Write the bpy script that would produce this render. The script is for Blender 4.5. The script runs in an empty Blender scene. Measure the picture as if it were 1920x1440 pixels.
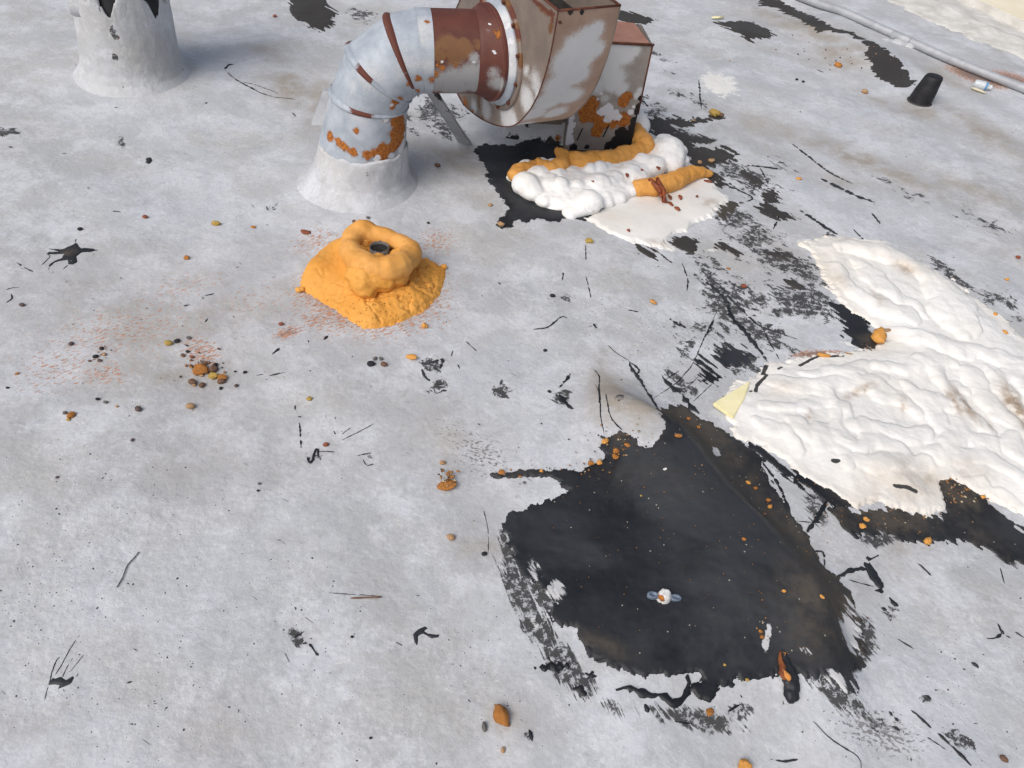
import bpy, bmesh, math, random
import numpy as np
from mathutils import Vector, Matrix

# ------------------------------------------------------------------ camera, sky, sun, exposure
scene = bpy.context.scene
CAM_H, PITCH, ROLL, FPX = 1.6, math.radians(45), math.radians(7), 1440.0
FW = np.array([0, math.cos(PITCH), -math.sin(PITCH)])
_r0 = np.array([1.0, 0, 0]); _u0 = np.array([0, math.sin(PITCH), math.cos(PITCH)])
RT = math.cos(ROLL) * _r0 + math.sin(ROLL) * _u0
UP = -math.sin(ROLL) * _r0 + math.cos(ROLL) * _u0
CAM = np.array([0, 0, CAM_H])
cd = bpy.data.cameras.new('camera'); cam = bpy.data.objects.new('camera', cd)
scene.collection.objects.link(cam); scene.camera = cam
cd.sensor_width = 36.0; cd.lens = 36.0 * FPX / 1920.0; cd.clip_start = 0.02; cd.clip_end = 500
cam.matrix_world = Matrix(((RT[0], UP[0], -FW[0], 0), (RT[1], UP[1], -FW[1], 0), (RT[2], UP[2], -FW[2], CAM_H), (0, 0, 0, 1)))

SUN_EL, SUN_AZ = math.radians(48), math.radians(-140)      # azimuth from +Y towards +X
world = bpy.data.worlds.new('World'); scene.world = world; world.use_nodes = True
wn = world.node_tree.nodes; wl = world.node_tree.links
sky = wn.new('ShaderNodeTexSky'); sky.sky_type = 'NISHITA'; sky.sun_disc = False
sky.sun_elevation = SUN_EL; sky.sun_rotation = SUN_AZ
sky.air_density = 1.0; sky.dust_density = 6.0; sky.ozone_density = 1.0
hs = wn.new('ShaderNodeHueSaturation'); hs.inputs['Saturation'].default_value = 0.66      # overcast: the cloud deck greys the sky
wl.new(sky.outputs[0], hs.inputs['Color']); wl.new(hs.outputs[0], wn['Background'].inputs[0]); wn['Background'].inputs[1].default_value = 0.13
sd_ = bpy.data.lights.new('sun', 'SUN'); sd_.energy = 1.15; sd_.angle = math.radians(40); sd_.color = (1.0, 0.97, 0.93)
sun = bpy.data.objects.new('sun', sd_); scene.collection.objects.link(sun)
_sv = Vector((math.sin(SUN_AZ) * math.cos(SUN_EL), math.cos(SUN_AZ) * math.cos(SUN_EL), math.sin(SUN_EL)))
sun.rotation_euler = _sv.to_track_quat('Z', 'Y').to_euler(); sun.location = (0, 0, 8)
scene.view_settings.view_transform = 'Standard'; scene.view_settings.look = 'None'
scene.view_settings.exposure = 0.03; scene.view_settings.gamma = 1.0
scene.view_settings.use_curve_mapping = False

# ------------------------------------------------------------------ numeric helpers
rng = np.random.RandomState(7); random.seed(7)
_perm = np.random.RandomState(3).permutation(256); _perm = np.concatenate([_perm, _perm, _perm])
_ang = np.random.RandomState(4).rand(256) * 2 * np.pi; _gx, _gy = np.cos(_ang), np.sin(_ang)
def perlin(x, y, seed=0):
    x = np.asarray(x, float) + seed * 17.31; y = np.asarray(y, float) - seed * 9.77
    xi = np.floor(x).astype(int); yi = np.floor(y).astype(int); xf = x - xi; yf = y - yi
    u = xf * xf * xf * (xf * (xf * 6 - 15) + 10); v = yf * yf * yf * (yf * (yf * 6 - 15) + 10)
    def g(ix, iy, dx, dy):
        h = _perm[_perm[ix & 255] + (iy & 255)]; return _gx[h] * dx + _gy[h] * dy
    a = g(xi, yi, xf, yf); b = g(xi + 1, yi, xf - 1, yf); c = g(xi, yi + 1, xf, yf - 1); d = g(xi + 1, yi + 1, xf - 1, yf - 1)
    return 1.5 * ((a * (1 - u) + b * u) * (1 - v) + (c * (1 - u) + d * u) * v)
def fbm(x, y, seed=0, o=4, gain=0.5):
    s = 0; a = 1.0; f = 1.0
    for k in range(o):
        s = s + a * perlin(np.asarray(x) * f, np.asarray(y) * f, seed + k * 3); a *= gain; f *= 2.03
    return s
def sstep(a, b, x):
    t = np.clip((x - a) / (b - a), 0, 1); return t * t * (3 - 2 * t)
def seg_dist(x, y, pts, closed=False, rad=None):
    """distance to a polyline (minus an interpolated radius); and inside-test for closed ones"""
    best = np.full(np.shape(x), 1e9); ins = np.zeros(np.shape(x), bool); n = len(pts)
    for i in range(n if closed else n - 1):
        ax, ay = pts[i][:2]; bx, by = pts[(i + 1) % n][:2]; dx, dy = bx - ax, by - ay
        t = np.clip(((x - ax) * dx + (y - ay) * dy) / (dx * dx + dy * dy + 1e-12), 0, 1)
        d = np.hypot(x - ax - t * dx, y - ay - t * dy)
        if rad is not None: d = d - (rad[i] + (rad[(i + 1) % n] - rad[i]) * t)
        best = np.minimum(best, d)
        if closed:
            c = ((ay > y) != (by > y)) & (x < dx * (y - ay) / (dy if abs(dy) > 1e-12 else 1e-12) + ax); ins ^= c
    return (np.where(ins, best, -best)) if closed else best
def ray_plane(px, py, p0, n):
    d = FPX * FW + (px - 960) * RT + (720 - py) * UP
    t = np.dot(np.asarray(p0) - CAM, n) / np.dot(d, n); return CAM + t * d
def P0(px, py, z=0.0): return ray_plane(px, py, (0, 0, z), np.array([0, 0, 1.0]))
def proj(p):
    v = np.asarray(p, float) - CAM; k = v @ FW; return 960 + FPX * (v @ RT) / k, 720 - FPX * (v @ UP) / k
def ppm(p): return FPX / np.dot(np.asarray(p) - CAM, FW)       # photo pixels per metre at a point

_ridge = [P0(*q, 0.085)[:2] for q in [(1262, 800), (1320, 868), (1402, 958), (1475, 1040), (1530, 1100)]]
_bolt = P0(1243, 1122, 0.03)[:2]
_b1 = P0(1650, 95, 0.03)[:2]; _b2 = P0(1560, 45, 0.03)[:2]; _b3 = P0(1395, 50, 0.02)[:2]
_bls = P0(1150, 765)[:2]; _bl2 = P0(1195, 790)[:2]; _stk = P0(247, 125)[:2]; _elb = P0(676, 328)[:2]
def roof_z(x, y):
    x = np.asarray(x, float); y = np.asarray(y, float)
    u_ = x * 0.62 - y * 0.78; v_ = x * 0.78 + y * 0.62; fr_ = sstep(0.2, 2.0, x + 0.35 * (y - 3))
    h = 0.010 * perlin(x * 0.8, y * 0.8, 1) + 0.008 * perlin(x * 2.3, y * 2.3, 2) + 0.005 * perlin(x * 5, y * 5, 5) + 0.011 * fr_ * perlin(u_ * 0.9, v_ * 3.6, 8) + 0.0012 * perlin(x * 13, y * 13, 7)
    wx = x + 0.022 * perlin(x * 4.5, y * 4.5, 13); wy = y + 0.022 * perlin(x * 4.5, y * 4.5, 17)
    d = seg_dist(wx, wy, _ridge); a, b = _ridge[0], _ridge[-1]
    side = (b[0] - a[0]) * (wy - a[1]) - (b[1] - a[1]) * (wx - a[0])      # > 0: far (right) side
    sn = side / (math.hypot(b[0] - a[0], b[1] - a[1]) * (d + 1e-6))           # -1 .. 1 round the ridge
    h = h + 0.080 * np.exp(-(d / (0.07 + 0.15 * sstep(0.5, -0.9, sn))) ** 2)
    h = h + 0.022 * np.exp(-(np.hypot(x - _bolt[0], y - _bolt[1]) / 0.24) ** 2)
    for c, r, k in ((_b1, 0.22, 0.05), (_b2, 0.2, 0.04), (_b3, 0.2, 0.03)):
        h = h + k * np.exp(-(np.hypot(x - c[0], y - c[1]) / r) ** 2)
    for c, r, k in ((_stk, 0.36, 0.035), (_elb, 0.27, 0.03), (_bls, 0.085, 0.03), (_bl2, 0.07, 0.018)):
        h = h + k * np.exp(-(np.hypot(x - c[0], y - c[1]) / r) ** 2)
    return h
def P(px, py, dz=0.0):
    z = 0.0
    for _ in range(5):
        p = P0(px, py, z + dz); z = float(roof_z(p[0], p[1]))
    return np.array([p[0], p[1], z + dz])
def W(pts, dz=0.0): return [P(a, b, dz) for a, b in pts]

# ------------------------------------------------------------------ object helpers
col = scene.collection
def tag(o, label=None, cat=None, group=None, kind=None):
    if label: o['label'] = label
    if cat: o['category'] = cat
    if group: o['group'] = group
    if kind: o['kind'] = kind
    return o
def empty(name, loc):
    o = bpy.data.objects.new(name, None); col.objects.link(o); o.location = loc; o.empty_display_size = 0.05
    bpy.context.view_layer.update(); return o
def link(name, me, mat, parent=None, smooth=True):
    o = bpy.data.objects.new(name, me); col.objects.link(o)
    if mat is not None and not me.materials: me.materials.append(mat)
    if smooth and len(me.polygons): me.polygons.foreach_set('use_smooth', np.ones(len(me.polygons), bool))
    if parent is not None:
        o.parent = parent; o.matrix_parent_inverse = parent.matrix_world.inverted()
    return o
def mesh_np(name, V, Fq):
    """V (n,3), Fq (m,3|4)"""
    me = bpy.data.meshes.new(name); V = np.asarray(V, np.float32); Fq = np.asarray(Fq, np.int32); k = Fq.shape[1]
    me.vertices.add(len(V)); me.vertices.foreach_set('co', V.ravel())
    me.loops.add(len(Fq) * k); me.loops.foreach_set('vertex_index', Fq.ravel())
    me.polygons.add(len(Fq)); me.polygons.foreach_set('loop_start', np.arange(0, len(Fq) * k, k, dtype=np.int32))
    me.polygons.foreach_set('loop_total', np.full(len(Fq), k, np.int32))
    me.update(calc_edges=True); me.validate(); return me
def attr(me, name, vals):
    a = me.attributes.new(name, 'FLOAT', 'POINT'); a.data.foreach_set('value', np.asarray(vals, np.float32).ravel())
def grid_faces(nx, ny, keep=None):
    i = np.arange(nx * ny).reshape(ny, nx)
    f = np.stack([i[:-1, :-1], i[:-1, 1:], i[1:, 1:], i[1:, :-1]], -1).reshape(-1, 4)
    return f if keep is None else f[keep[f].any(1)]
def compact(V, F, extra=()):
    used = np.zeros(len(V), bool); used[F.ravel()] = True; idx = np.cumsum(used) - 1
    return V[used], idx[F], [e[used] for e in extra]
def coords(me):
    a = np.empty(len(me.vertices) * 3, np.float32); me.vertices.foreach_get('co', a); return a.reshape(-1, 3)
def loft(rings, closed=True, cap=(False, False)):
    """rings: (m, n, 3) -> verts, quads"""
    R = np.asarray(rings, float); m, n = R.shape[:2]; V = R.reshape(-1, 3); F = []
    for i in range(m - 1):
        for j in range(n if closed else n - 1):
            a = i * n + j; b = i * n + (j + 1) % n; F.append((a, b, b + n, a + n))
    V = list(V)
    for e, k in ((0, 0), (1, m - 1)):
        if cap[e]:
            c = len(V); V.append(R[k].mean(0))
            for j in range(n):
                a = k * n + j; b = k * n + (j + 1) % n; F.append((a, b, c, c))
    return np.array(V), F
def mesh_py(name, V, F):
    me = bpy.data.meshes.new(name)
    F2 = []
    for f in F:
        g = []
        for v in f:
            if int(v) not in g: g.append(int(v))
        if len(g) > 2: F2.append(g)
    me.from_pydata([tuple(map(float, v)) for v in V], [], F2); me.update()
    bm = bmesh.new(); bm.from_mesh(me); bmesh.ops.recalc_face_normals(bm, faces=bm.faces); bm.to_mesh(me); bm.free()
    return me
def frame(d):
    d = np.asarray(d, float); d = d / np.linalg.norm(d); h = np.array([0, 0, 1.0]) if abs(d[2]) < 0.9 else np.array([1.0, 0, 0])
    u = np.cross(h, d); u /= np.linalg.norm(u); return d, u, np.cross(d, u)
def ring(c, u, v, r, n=48, r2=None):
    t = np.linspace(0, 2 * np.pi, n, endpoint=False)[:, None]
    return np.asarray(c) + np.cos(t) * np.asarray(u) * r + np.sin(t) * np.asarray(v) * (r if r2 is None else r2)
def tube(name, pts, rad, mat, parent=None, n=10, cap=True, flat=1.0, wob=0.0, seed=0):
    pts = [np.asarray(p, float) for p in pts]; m = len(pts); rad = [rad] * m if np.isscalar(rad) else rad
    rs = []
    for i in range(m):
        d = pts[min(i + 1, m - 1)] - pts[max(i - 1, 0)]; d, u, v = frame(d)
        if abs(u[2]) > abs(v[2]): u, v = v, u
        r = ring(pts[i], u, v, rad[i], n, rad[i] * flat)
        if wob:
            k = 1 + wob * np.array([perlin(i * 0.35 + seed, j * 0.9, seed) for j in range(n)])[:, None]; r = pts[i] + (r - pts[i]) * k
        rs.append(r)
    V, F = loft(rs, True, (cap, cap)); return link(name, mesh_py(name, V, F), mat, parent)
def dens(pts, rad, step):
    """resample a polyline (Catmull-Rom) with radii"""
    pts = np.asarray(pts, float); rad = np.asarray(rad, float); out = []; ro = []
    for i in range(len(pts) - 1):
        p0, p1, p2, p3 = pts[max(i - 1, 0)], pts[i], pts[i + 1], pts[min(i + 2, len(pts) - 1)]
        n = max(2, int(np.linalg.norm(p2 - p1) / step))
        for k in range(n):
            t = k / n; out.append(0.5 * ((2 * p1) + (p2 - p0) * t + (2 * p0 - 5 * p1 + 4 * p2 - p3) * t * t + (3 * p1 - p0 - 3 * p2 + p3) * t ** 3))
            ro.append(rad[i] + (rad[i + 1] - rad[i]) * t)
    out.append(pts[-1]); ro.append(rad[-1]); return np.array(out), np.array(ro)
_ico = {}
def ico(sub):
    if sub not in _ico:
        bm = bmesh.new(); bmesh.ops.create_icosphere(bm, subdivisions=sub, radius=1.0)
        bm.verts.ensure_lookup_table(); _ico[sub] = (np.array([v.co[:] for v in bm.verts]), np.array([[v.index for v in f.verts] for f in bm.faces])); bm.free()
    return _ico[sub]
def noise3(V, s, seed=0):
    return (perlin(V[:, 0] * s + V[:, 2] * s * 0.7, V[:, 1] * s - V[:, 2] * s * 0.6, seed) + perlin(V[:, 1] * s + V[:, 2] * s * 1.1, V[:, 0] * s * 0.8 + V[:, 2] * s * 0.5, seed + 5)) * 0.5
def blob_mesh(name, spheres, voxel, rough=0.0, rs=40, seed=0, smooth_it=6):
    """union of spheres (x,y,z,r[,flatz]) as one skin"""
    iv, jf = ico(2); V = []; F = []; o = 0
    for s in spheres:
        fz = s[4] if len(s) > 4 else 1.0
        V.append(iv * np.array([s[3], s[3], s[3] * fz]) + np.array(s[:3])); F.append(jf + o); o += len(iv)
    me = mesh_np(name, np.concatenate(V), np.concatenate(F))
    ob = bpy.data.objects.new('tmp', me); col.objects.link(ob)
    r = ob.modifiers.new('r', 'REMESH'); r.mode = 'VOXEL'; r.voxel_size = voxel
    s = ob.modifiers.new('s', 'SMOOTH'); s.factor = 0.5; s.iterations = smooth_it
    dg = bpy.context.evaluated_depsgraph_get(); m2 = bpy.data.meshes.new_from_object(ob.evaluated_get(dg))
    bpy.data.objects.remove(ob); bpy.data.meshes.remove(me); m2.name = name
    if rough:
        co = coords(m2); no = np.empty(len(m2.vertices) * 3, np.float32); m2.vertices.foreach_get('normal', no); no = no.reshape(-1, 3)
        co = co + no * (rough * (noise3(co, rs, seed) + 0.5 * noise3(co, rs * 2.3, seed + 2)))[:, None]
        m2.vertices.foreach_set('co', co.astype(np.float32).ravel()); m2.update()
    return m2

# ------------------------------------------------------------------ materials
class NT:
    def __init__(s, name):
        s.m = bpy.data.materials.new(name); s.m.use_nodes = True; s.t = s.m.node_tree; s.b = s.t.nodes['Principled BSDF']
        s.tc = s.t.nodes.new('ShaderNodeTexCoord').outputs['Object']
    def n(s, typ, ins=None, **kw):
        nd = s.t.nodes.new(typ)
        for k, v in kw.items(): setattr(nd, k, v)
        for k, v in (ins or {}).items(): s.put(nd.inputs[k], v)
        return nd
    def put(s, sock, v):
        if hasattr(v, 'is_output') or isinstance(v, bpy.types.NodeSocket): s.t.links.new(v, sock)
        else:
            if isinstance(v, (tuple, list)) and len(v) == 3 and sock.type == 'RGBA': v = (*v, 1.0)
            sock.default_value = v
    def math(s, op, a, b=0.0, c=None):
        nd = s.n('ShaderNodeMath', operation=op); s.put(nd.inputs[0], a); s.put(nd.inputs[1], b)
        if c is not None: s.put(nd.inputs[2], c)
        return nd.outputs[0]
    def mapping(s, scale=(1, 1, 1), rot=(0, 0, 0), loc=(0, 0, 0)):
        return s.n('ShaderNodeMapping', {'Vector': s.tc, 'Scale': scale, 'Rotation': rot, 'Location': loc}).outputs[0]
    def noise(s, scale, detail=4, rough=0.55, vec=None, dist=0.0):
        return s.n('ShaderNodeTexNoise', {'Vector': vec if vec is not None else s.tc, 'Scale': scale, 'Detail': detail, 'Roughness': rough, 'Distortion': dist}).outputs['Fac']
    def ramp(s, f, a, b): return s.n('ShaderNodeMapRange', {'Value': f, 'From Min': a, 'From Max': b}, interpolation_type='SMOOTHSTEP').outputs[0]
    def mix(s, f, a, b):
        nd = s.n('ShaderNodeMix', data_type='RGBA'); s.put(nd.inputs[0], f); s.put(nd.inputs[6], a); s.put(nd.inputs[7], b); return nd.outputs[2]
    def mixf(s, f, a, b):
        nd = s.n('ShaderNodeMix', data_type='FLOAT'); s.put(nd.inputs[0], f); s.put(nd.inputs[2], a); s.put(nd.inputs[3], b); return nd.outputs[0]
    def at(s, name): return s.n('ShaderNodeAttribute', attribute_name=name).outputs['Fac']
    def bump(s, h, st=0.3, dist=0.01, prev=None):
        d = {'Height': h, 'Strength': st, 'Distance': dist}
        if prev is not None: d['Normal'] = prev
        return s.n('ShaderNodeBump', d).outputs[0]
    def out(s, c, rough=0.6, metal=0.0, normal=None, spec=0.4):
        s.put(s.b.inputs['Base Color'], c); s.put(s.b.inputs['Roughness'], rough); s.put(s.b.inputs['Metallic'], metal)
        s.put(s.b.inputs['Specular IOR Level'], spec)
        if normal is not None: s.put(s.b.inputs['Normal'], normal)
        return s.m
    def mask(s, a, nz, amp=0.7, w=0.06):
        """crisp edge of an attribute broken up by a noise"""
        return s.ramp(s.math('ADD', a, s.math('MULTIPLY', s.math('SUBTRACT', nz, 0.5), amp)), 0.5 - w, 0.5 + w)

def simple(name, c1, c2, sc=30, rough=0.7, bst=0.3, bd=0.004, spec=0.3, bsc=None, metal=0.0):
    t = NT(name); n = t.noise(sc, 5); c = t.mix(t.ramp(n, 0.3, 0.7), c1, c2)
    return t.out(c, rough, metal, t.bump(t.noise(bsc or sc * 3, 6, 0.6), bst, bd), spec)

TARC = (0.0100, 0.0118, 0.0158)
def streak_vec(t, ang, along, across): return t.mapping((along, across, 1), (0, 0, -ang)) if False else t.n('ShaderNodeMapping', {'Vector': t.n('ShaderNodeVectorRotate', {'Vector': t.tc, 'Angle': -ang}, rotation_type='Z_AXIS').outputs[0], 'Scale': (along, across, 1)}).outputs[0]
def wdir(p, q):
    a, b = P0(*p), P0(*q); return math.atan2(b[1] - a[1], b[0] - a[0])
ANG_A = wdir((1300, 400), (1420, 470)); ANG_B = wdir((945, 1010), (1010, 1160)); ANG_C = wdir((1480, 1230), (1560, 1310))
ANG_M = wdir((300, 700), (420, 660))

def roof_material():
    t = NT('aluminium_roof_coating')
    big = t.noise(1.1, 6, 0.62); mid = t.noise(5.0, 7, 0.66); fine = t.noise(30, 7, 0.7); cl = t.noise(13, 6, 0.68)
    mop = t.noise(1.0, 6, 0.66, streak_vec(t, ANG_M, 4.0, 22.0)); mopd = t.noise(1.0, 6, 0.66, streak_vec(t, ANG_A, 3.5, 20.0))
    c = t.mix(t.ramp(big, 0.36, 0.64), (0.405, 0.418, 0.435), (0.470, 0.495, 0.535))
    c = t.mix(t.math('MULTIPLY', t.ramp(mid, 0.44, 0.62), 0.8), c, (0.565, 0.59, 0.635))
    c = t.mix(t.math('MULTIPLY', t.ramp(t.noise(2.4, 7, 0.68, t.mapping((1, 1, 1), (0, 0, 0), (5, 2, 0))), 0.50, 0.66), 0.6), c, (0.41, 0.407, 0.395))
    c = t.mix(t.math('MULTIPLY', t.ramp(mop, 0.50, 0.68), 0.3), c, (0.365, 0.37, 0.385))
    c = t.mix(t.math('MULTIPLY', t.ramp(mopd, 0.52, 0.68), 0.35), c, (0.57, 0.585, 0.625))
    c = t.mix(t.math('MULTIPLY', t.ramp(fine, 0.50, 0.66), 0.3), c, (0.345, 0.352, 0.362))
    gr = t.noise(85, 6, 0.72); c = t.mix(t.math('MULTIPLY', t.math('MULTIPLY', t.ramp(gr, 0.52, 0.63), t.ramp(mid, 0.36, 0.58)), 0.5), c, (0.63, 0.645, 0.675)); c = t.mix(t.math('MULTIPLY', t.math('MULTIPLY', t.ramp(gr, 0.46, 0.36), t.ramp(cl, 0.38, 0.58)), 0.33), c, (0.29, 0.295, 0.305))
    c = t.mix(t.math('MULTIPLY', t.ramp(cl, 0.55, 0.70), 0.45), c, (0.58, 0.595, 0.63))
    # dust and dirt
    dz = t.math('MULTIPLY', t.at('dirt'), t.math('ADD', t.ramp(t.noise(9, 6, 0.7), 0.3, 0.7), t.math('MULTIPLY', mopd, 0.5)))
    c = t.mix(t.math('MINIMUM', t.math('MULTIPLY', dz, 0.95), 0.85), c, (0.30, 0.262, 0.215))
    faint = t.math('MULTIPLY', t.ramp(t.noise(2.6, 6, 0.65), 0.5, 0.75), 0.4)
    c = t.mix(faint, c, (0.42, 0.41, 0.385))
    # white paint scuffs
    c = t.mix(t.mask(t.at('white'), t.noise(24, 6, 0.7), 1.2, 0.08), c, (0.70, 0.70, 0.68))
    # orange overspray: specks drawn out along the mop strokes
    sp = t.noise(1.0, 3, 0.6, streak_vec(t, ANG_M, 55, 150))
    th = t.math('SUBTRACT', 0.75, t.math('MULTIPLY', t.at('orange'), 0.36))
    c = t.mix(t.math('MULTIPLY', t.ramp(t.math('SUBTRACT', sp, th), 0.0, 0.06), 0.8), c, (0.44, 0.20, 0.10))
    sp2 = t.noise(1.0, 3, 0.6, streak_vec(t, ANG_M, 70, 170))
    th2 = t.math('SUBTRACT', 0.80, t.math('MULTIPLY', t.math('MAXIMUM', t.math('ADD', t.math('MULTIPLY', t.ramp(t.noise(2.2, 4, 0.6), 0.48, 0.62), 0.42), 0.08), t.math('MAXIMUM', t.at('orange'), t.at('grit'))), 0.31))
    c = t.mix(t.math('MULTIPLY', t.ramp(t.math('SUBTRACT', t.noise(1.0, 3, 0.6, t.mapping((90, 150, 1), (0, 0, 0.3), (3, 8, 0))), th2), 0.0, 0.06), 0.75), c, (0.14, 0.13, 0.13))
    # pinholes, some with a pale rim
    jit = t.n('ShaderNodeVectorMath', operation='ADD'); t.put(jit.inputs[0], t.tc); nv = t.n('ShaderNodeTexNoise', {'Vector': t.tc, 'Scale': 70.0, 'Detail': 3.0})
    sc_ = t.n('ShaderNodeVectorMath', operation='SCALE'); t.put(sc_.inputs[0], nv.outputs['Color']); sc_.inputs['Scale'].default_value = 0.010; t.put(jit.inputs[1], sc_.outputs[0])
    hole = None
    for vs_, lim, r0, r1 in ((78.0, 0.24, 0.16, 0.14), (130.0, 0.26, 0.16, 0.14)):
        vo = t.n('ShaderNodeTexVoronoi', voronoi_dimensions='2D', ins={'Vector': jit.outputs[0], 'Scale': vs_, 'Randomness': 1.0}); dist = vo.outputs['Distance']
        sep = t.n('ShaderNodeSeparateColor', {'Color': vo.outputs['Color']}); rnd, rn2 = sep.outputs[0], sep.outputs[1]
        dn = t.math('MULTIPLY', t.math('ADD', t.math('MULTIPLY', t.at('pin'), t.ramp(t.noise(4.5, 4, 0.6), 0.38, 0.66)), t.math('MULTIPLY', t.ramp(cl, 0.52, 0.7), 0.20)), lim)
        on = t.math('LESS_THAN', rnd, dn); rad = t.math('ADD', t.math('MULTIPLY', t.math('POWER', rn2, 3.0), r1), 0.07)
        halo = t.ramp(dist, 0.45, 0.2); c = t.mix(t.math('MULTIPLY', t.math('MULTIPLY', halo, on), 0.3), c, (0.60, 0.615, 0.65))
        h1 = t.math('MULTIPLY', t.ramp(t.math('SUBTRACT', dist, rad), 0.03, -0.03), on); hole = h1 if hole is None else t.math('MAXIMUM', hole, h1)
    c = t.mix(hole, c, (0.05, 0.05, 0.056))
    # dry-brushed tar, worn thin
    masks = []
    low = t.noise(7.5, 7, 0.7, None, 0.8)
    for nm, ang, al, ac, amp, wts in (('smear_a', ANG_A, 8, 19, 4.2, (0.34, 0.30, 0.36)), ('smear_b', ANG_B, 8, 95, 2.6, (0.6, 0.2, 0.2)), ('smear_c', ANG_C, 8, 95, 2.6, (0.6, 0.2, 0.2))):
        nz = t.math('ADD', t.math('MULTIPLY', t.noise(1.0, 8, 0.72, streak_vec(t, ang, al, ac), 1.0), wts[0]), t.math('ADD', t.math('MULTIPLY', t.noise(17, 9, 0.76, None, 0.9), wts[1]), t.math('MULTIPLY', low, wts[2])))
        masks.append(t.mask(t.at(nm), nz, amp, 0.035))
    k = t.math('MAXIMUM', t.math('MAXIMUM', masks[0], masks[1]), masks[2])
    chip = t.ramp(t.noise(48, 8, 0.78), 0.52, 0.56)
    k = t.math('MULTIPLY', k, t.math('SUBTRACT', 1.0, t.math('MULTIPLY', chip, 0.85)))
    c = t.mix(k, c, t.mix(t.noise(9, 4), (0.030, 0.031, 0.034), (0.085, 0.085, 0.086)))
    # fine random scratches and flecks everywhere
    sc1 = t.noise(1.0, 2, 0.5, streak_vec(t, ANG_A + 0.25, 16, 130)); 
    fl = t.math('MULTIPLY', t.ramp(sc1, 0.735, 0.76), t.ramp(t.noise(3.0, 3), 0.42, 0.6))
    c = t.mix(t.math('MULTIPLY', fl, 0.8), c, (0.07, 0.07, 0.078))
    hgt = t.math('ADD', t.math('MULTIPLY', t.noise(24, 3, 0.55), t.mixf(t.at('pin'), 0.0045, 0.0075)), t.math('MULTIPLY', t.noise(75, 3, 0.6), 0.0014))
    nrm = t.bump(hgt, 1.0, 0.85)
    return t.out(c, t.mixf(k, t.mixf(mid, 0.50, 0.66), 0.75), 0.0, nrm, 0.35)

def tar_material(name='roofing_tar', dusty=0.0):
    t = NT(name); n1 = t.noise(5, 6, 0.6); n2 = t.noise(26, 6, 0.7)
    c = t.mix(t.ramp(n1, 0.35, 0.7), TARC, (0.021, 0.0235, 0.029))
    c = t.mix(t.math('MULTIPLY', t.ramp(t.noise(2.6, 6, 0.62, None, 0.6), 0.46, 0.62), 0.75), c, (0.036, 0.040, 0.047))
    c = t.mix(t.math('MULTIPLY', t.ramp(n2, 0.52, 0.78), 0.5), c, (0.026, 0.026, 0.028))
    du = t.math('MINIMUM', t.math('ADD', t.math('MULTIPLY', t.at('dirt'), t.math('ADD', 0.35, t.ramp(n2, 0.35, 0.7))), dusty), 0.9)
    c = t.mix(du, c, (0.070, 0.061, 0.051))
    vo = t.n('ShaderNodeTexVoronoi', voronoi_dimensions='2D', ins={'Vector': t.tc, 'Scale': 55.0}); rnd = t.n('ShaderNodeSeparateColor', {'Color': vo.outputs['Color']}).outputs[1]
    sp = t.math('MULTIPLY', t.ramp(vo.outputs['Distance'], 0.12, 0.05), t.math('GREATER_THAN', rnd, 0.965))
    c = t.mix(sp, c, (0.34, 0.32, 0.28))
    w = t.mask(t.at('worn'), t.noise(1.0, 7, 0.7, streak_vec(t, ANG_C, 14, 60), 0.4), 1.6, 0.05)
    c = t.mix(w, c, (0.46, 0.47, 0.49))
    nrm = t.bump(t.noise(9, 4, 0.55), 0.25, 0.010); nrm = t.bump(t.noise(75, 4, 0.6), 0.15, 0.002, nrm)
    return t.out(c, t.mixf(du, t.mixf(n1, 0.38, 0.6), 0.85), 0.0, nrm, 0.3)

def white_coat_material():
    t = NT('white_elastomeric_coating'); n1 = t.noise(6, 6, 0.6); n2 = t.noise(45, 5, 0.65)
    c = t.mix(t.ramp(n1, 0.3, 0.7), (0.72, 0.71, 0.68), (0.80, 0.80, 0.79))
    c = t.mix(t.math('MULTIPLY', t.ramp(n2, 0.5, 0.8), 0.25), c, (0.62, 0.60, 0.55))
    du = t.math('MULTIPLY', t.at('dirt'), t.math('ADD', 0.25, t.ramp(t.noise(30, 6, 0.72), 0.35, 0.6)))
    c = t.mix(t.math('MINIMUM', du, 0.92), c, (0.30, 0.22, 0.15))
    c = t.mix(t.math('MULTIPLY', t.at('stain'), t.ramp(t.noise(12, 6, 0.7), 0.25, 0.7)), c, (0.60, 0.53, 0.43))
    c = t.mix(t.mask(t.at('tar'), t.noise(50, 5, 0.7), 0.8, 0.05), c, (0.05, 0.048, 0.046))
    nrm = t.bump(t.math('ADD', t.math('MULTIPLY', t.noise(1.0, 5, 0.65, streak_vec(t, ANG_A + 0.35, 9, 45), 1.2), 0.0018), t.math('MULTIPLY', t.noise(22, 5, 0.6), 0.0025)), 0.8, 1.0)
    return t.out(c, 0.55, 0.0, nrm, 0.35)

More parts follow.
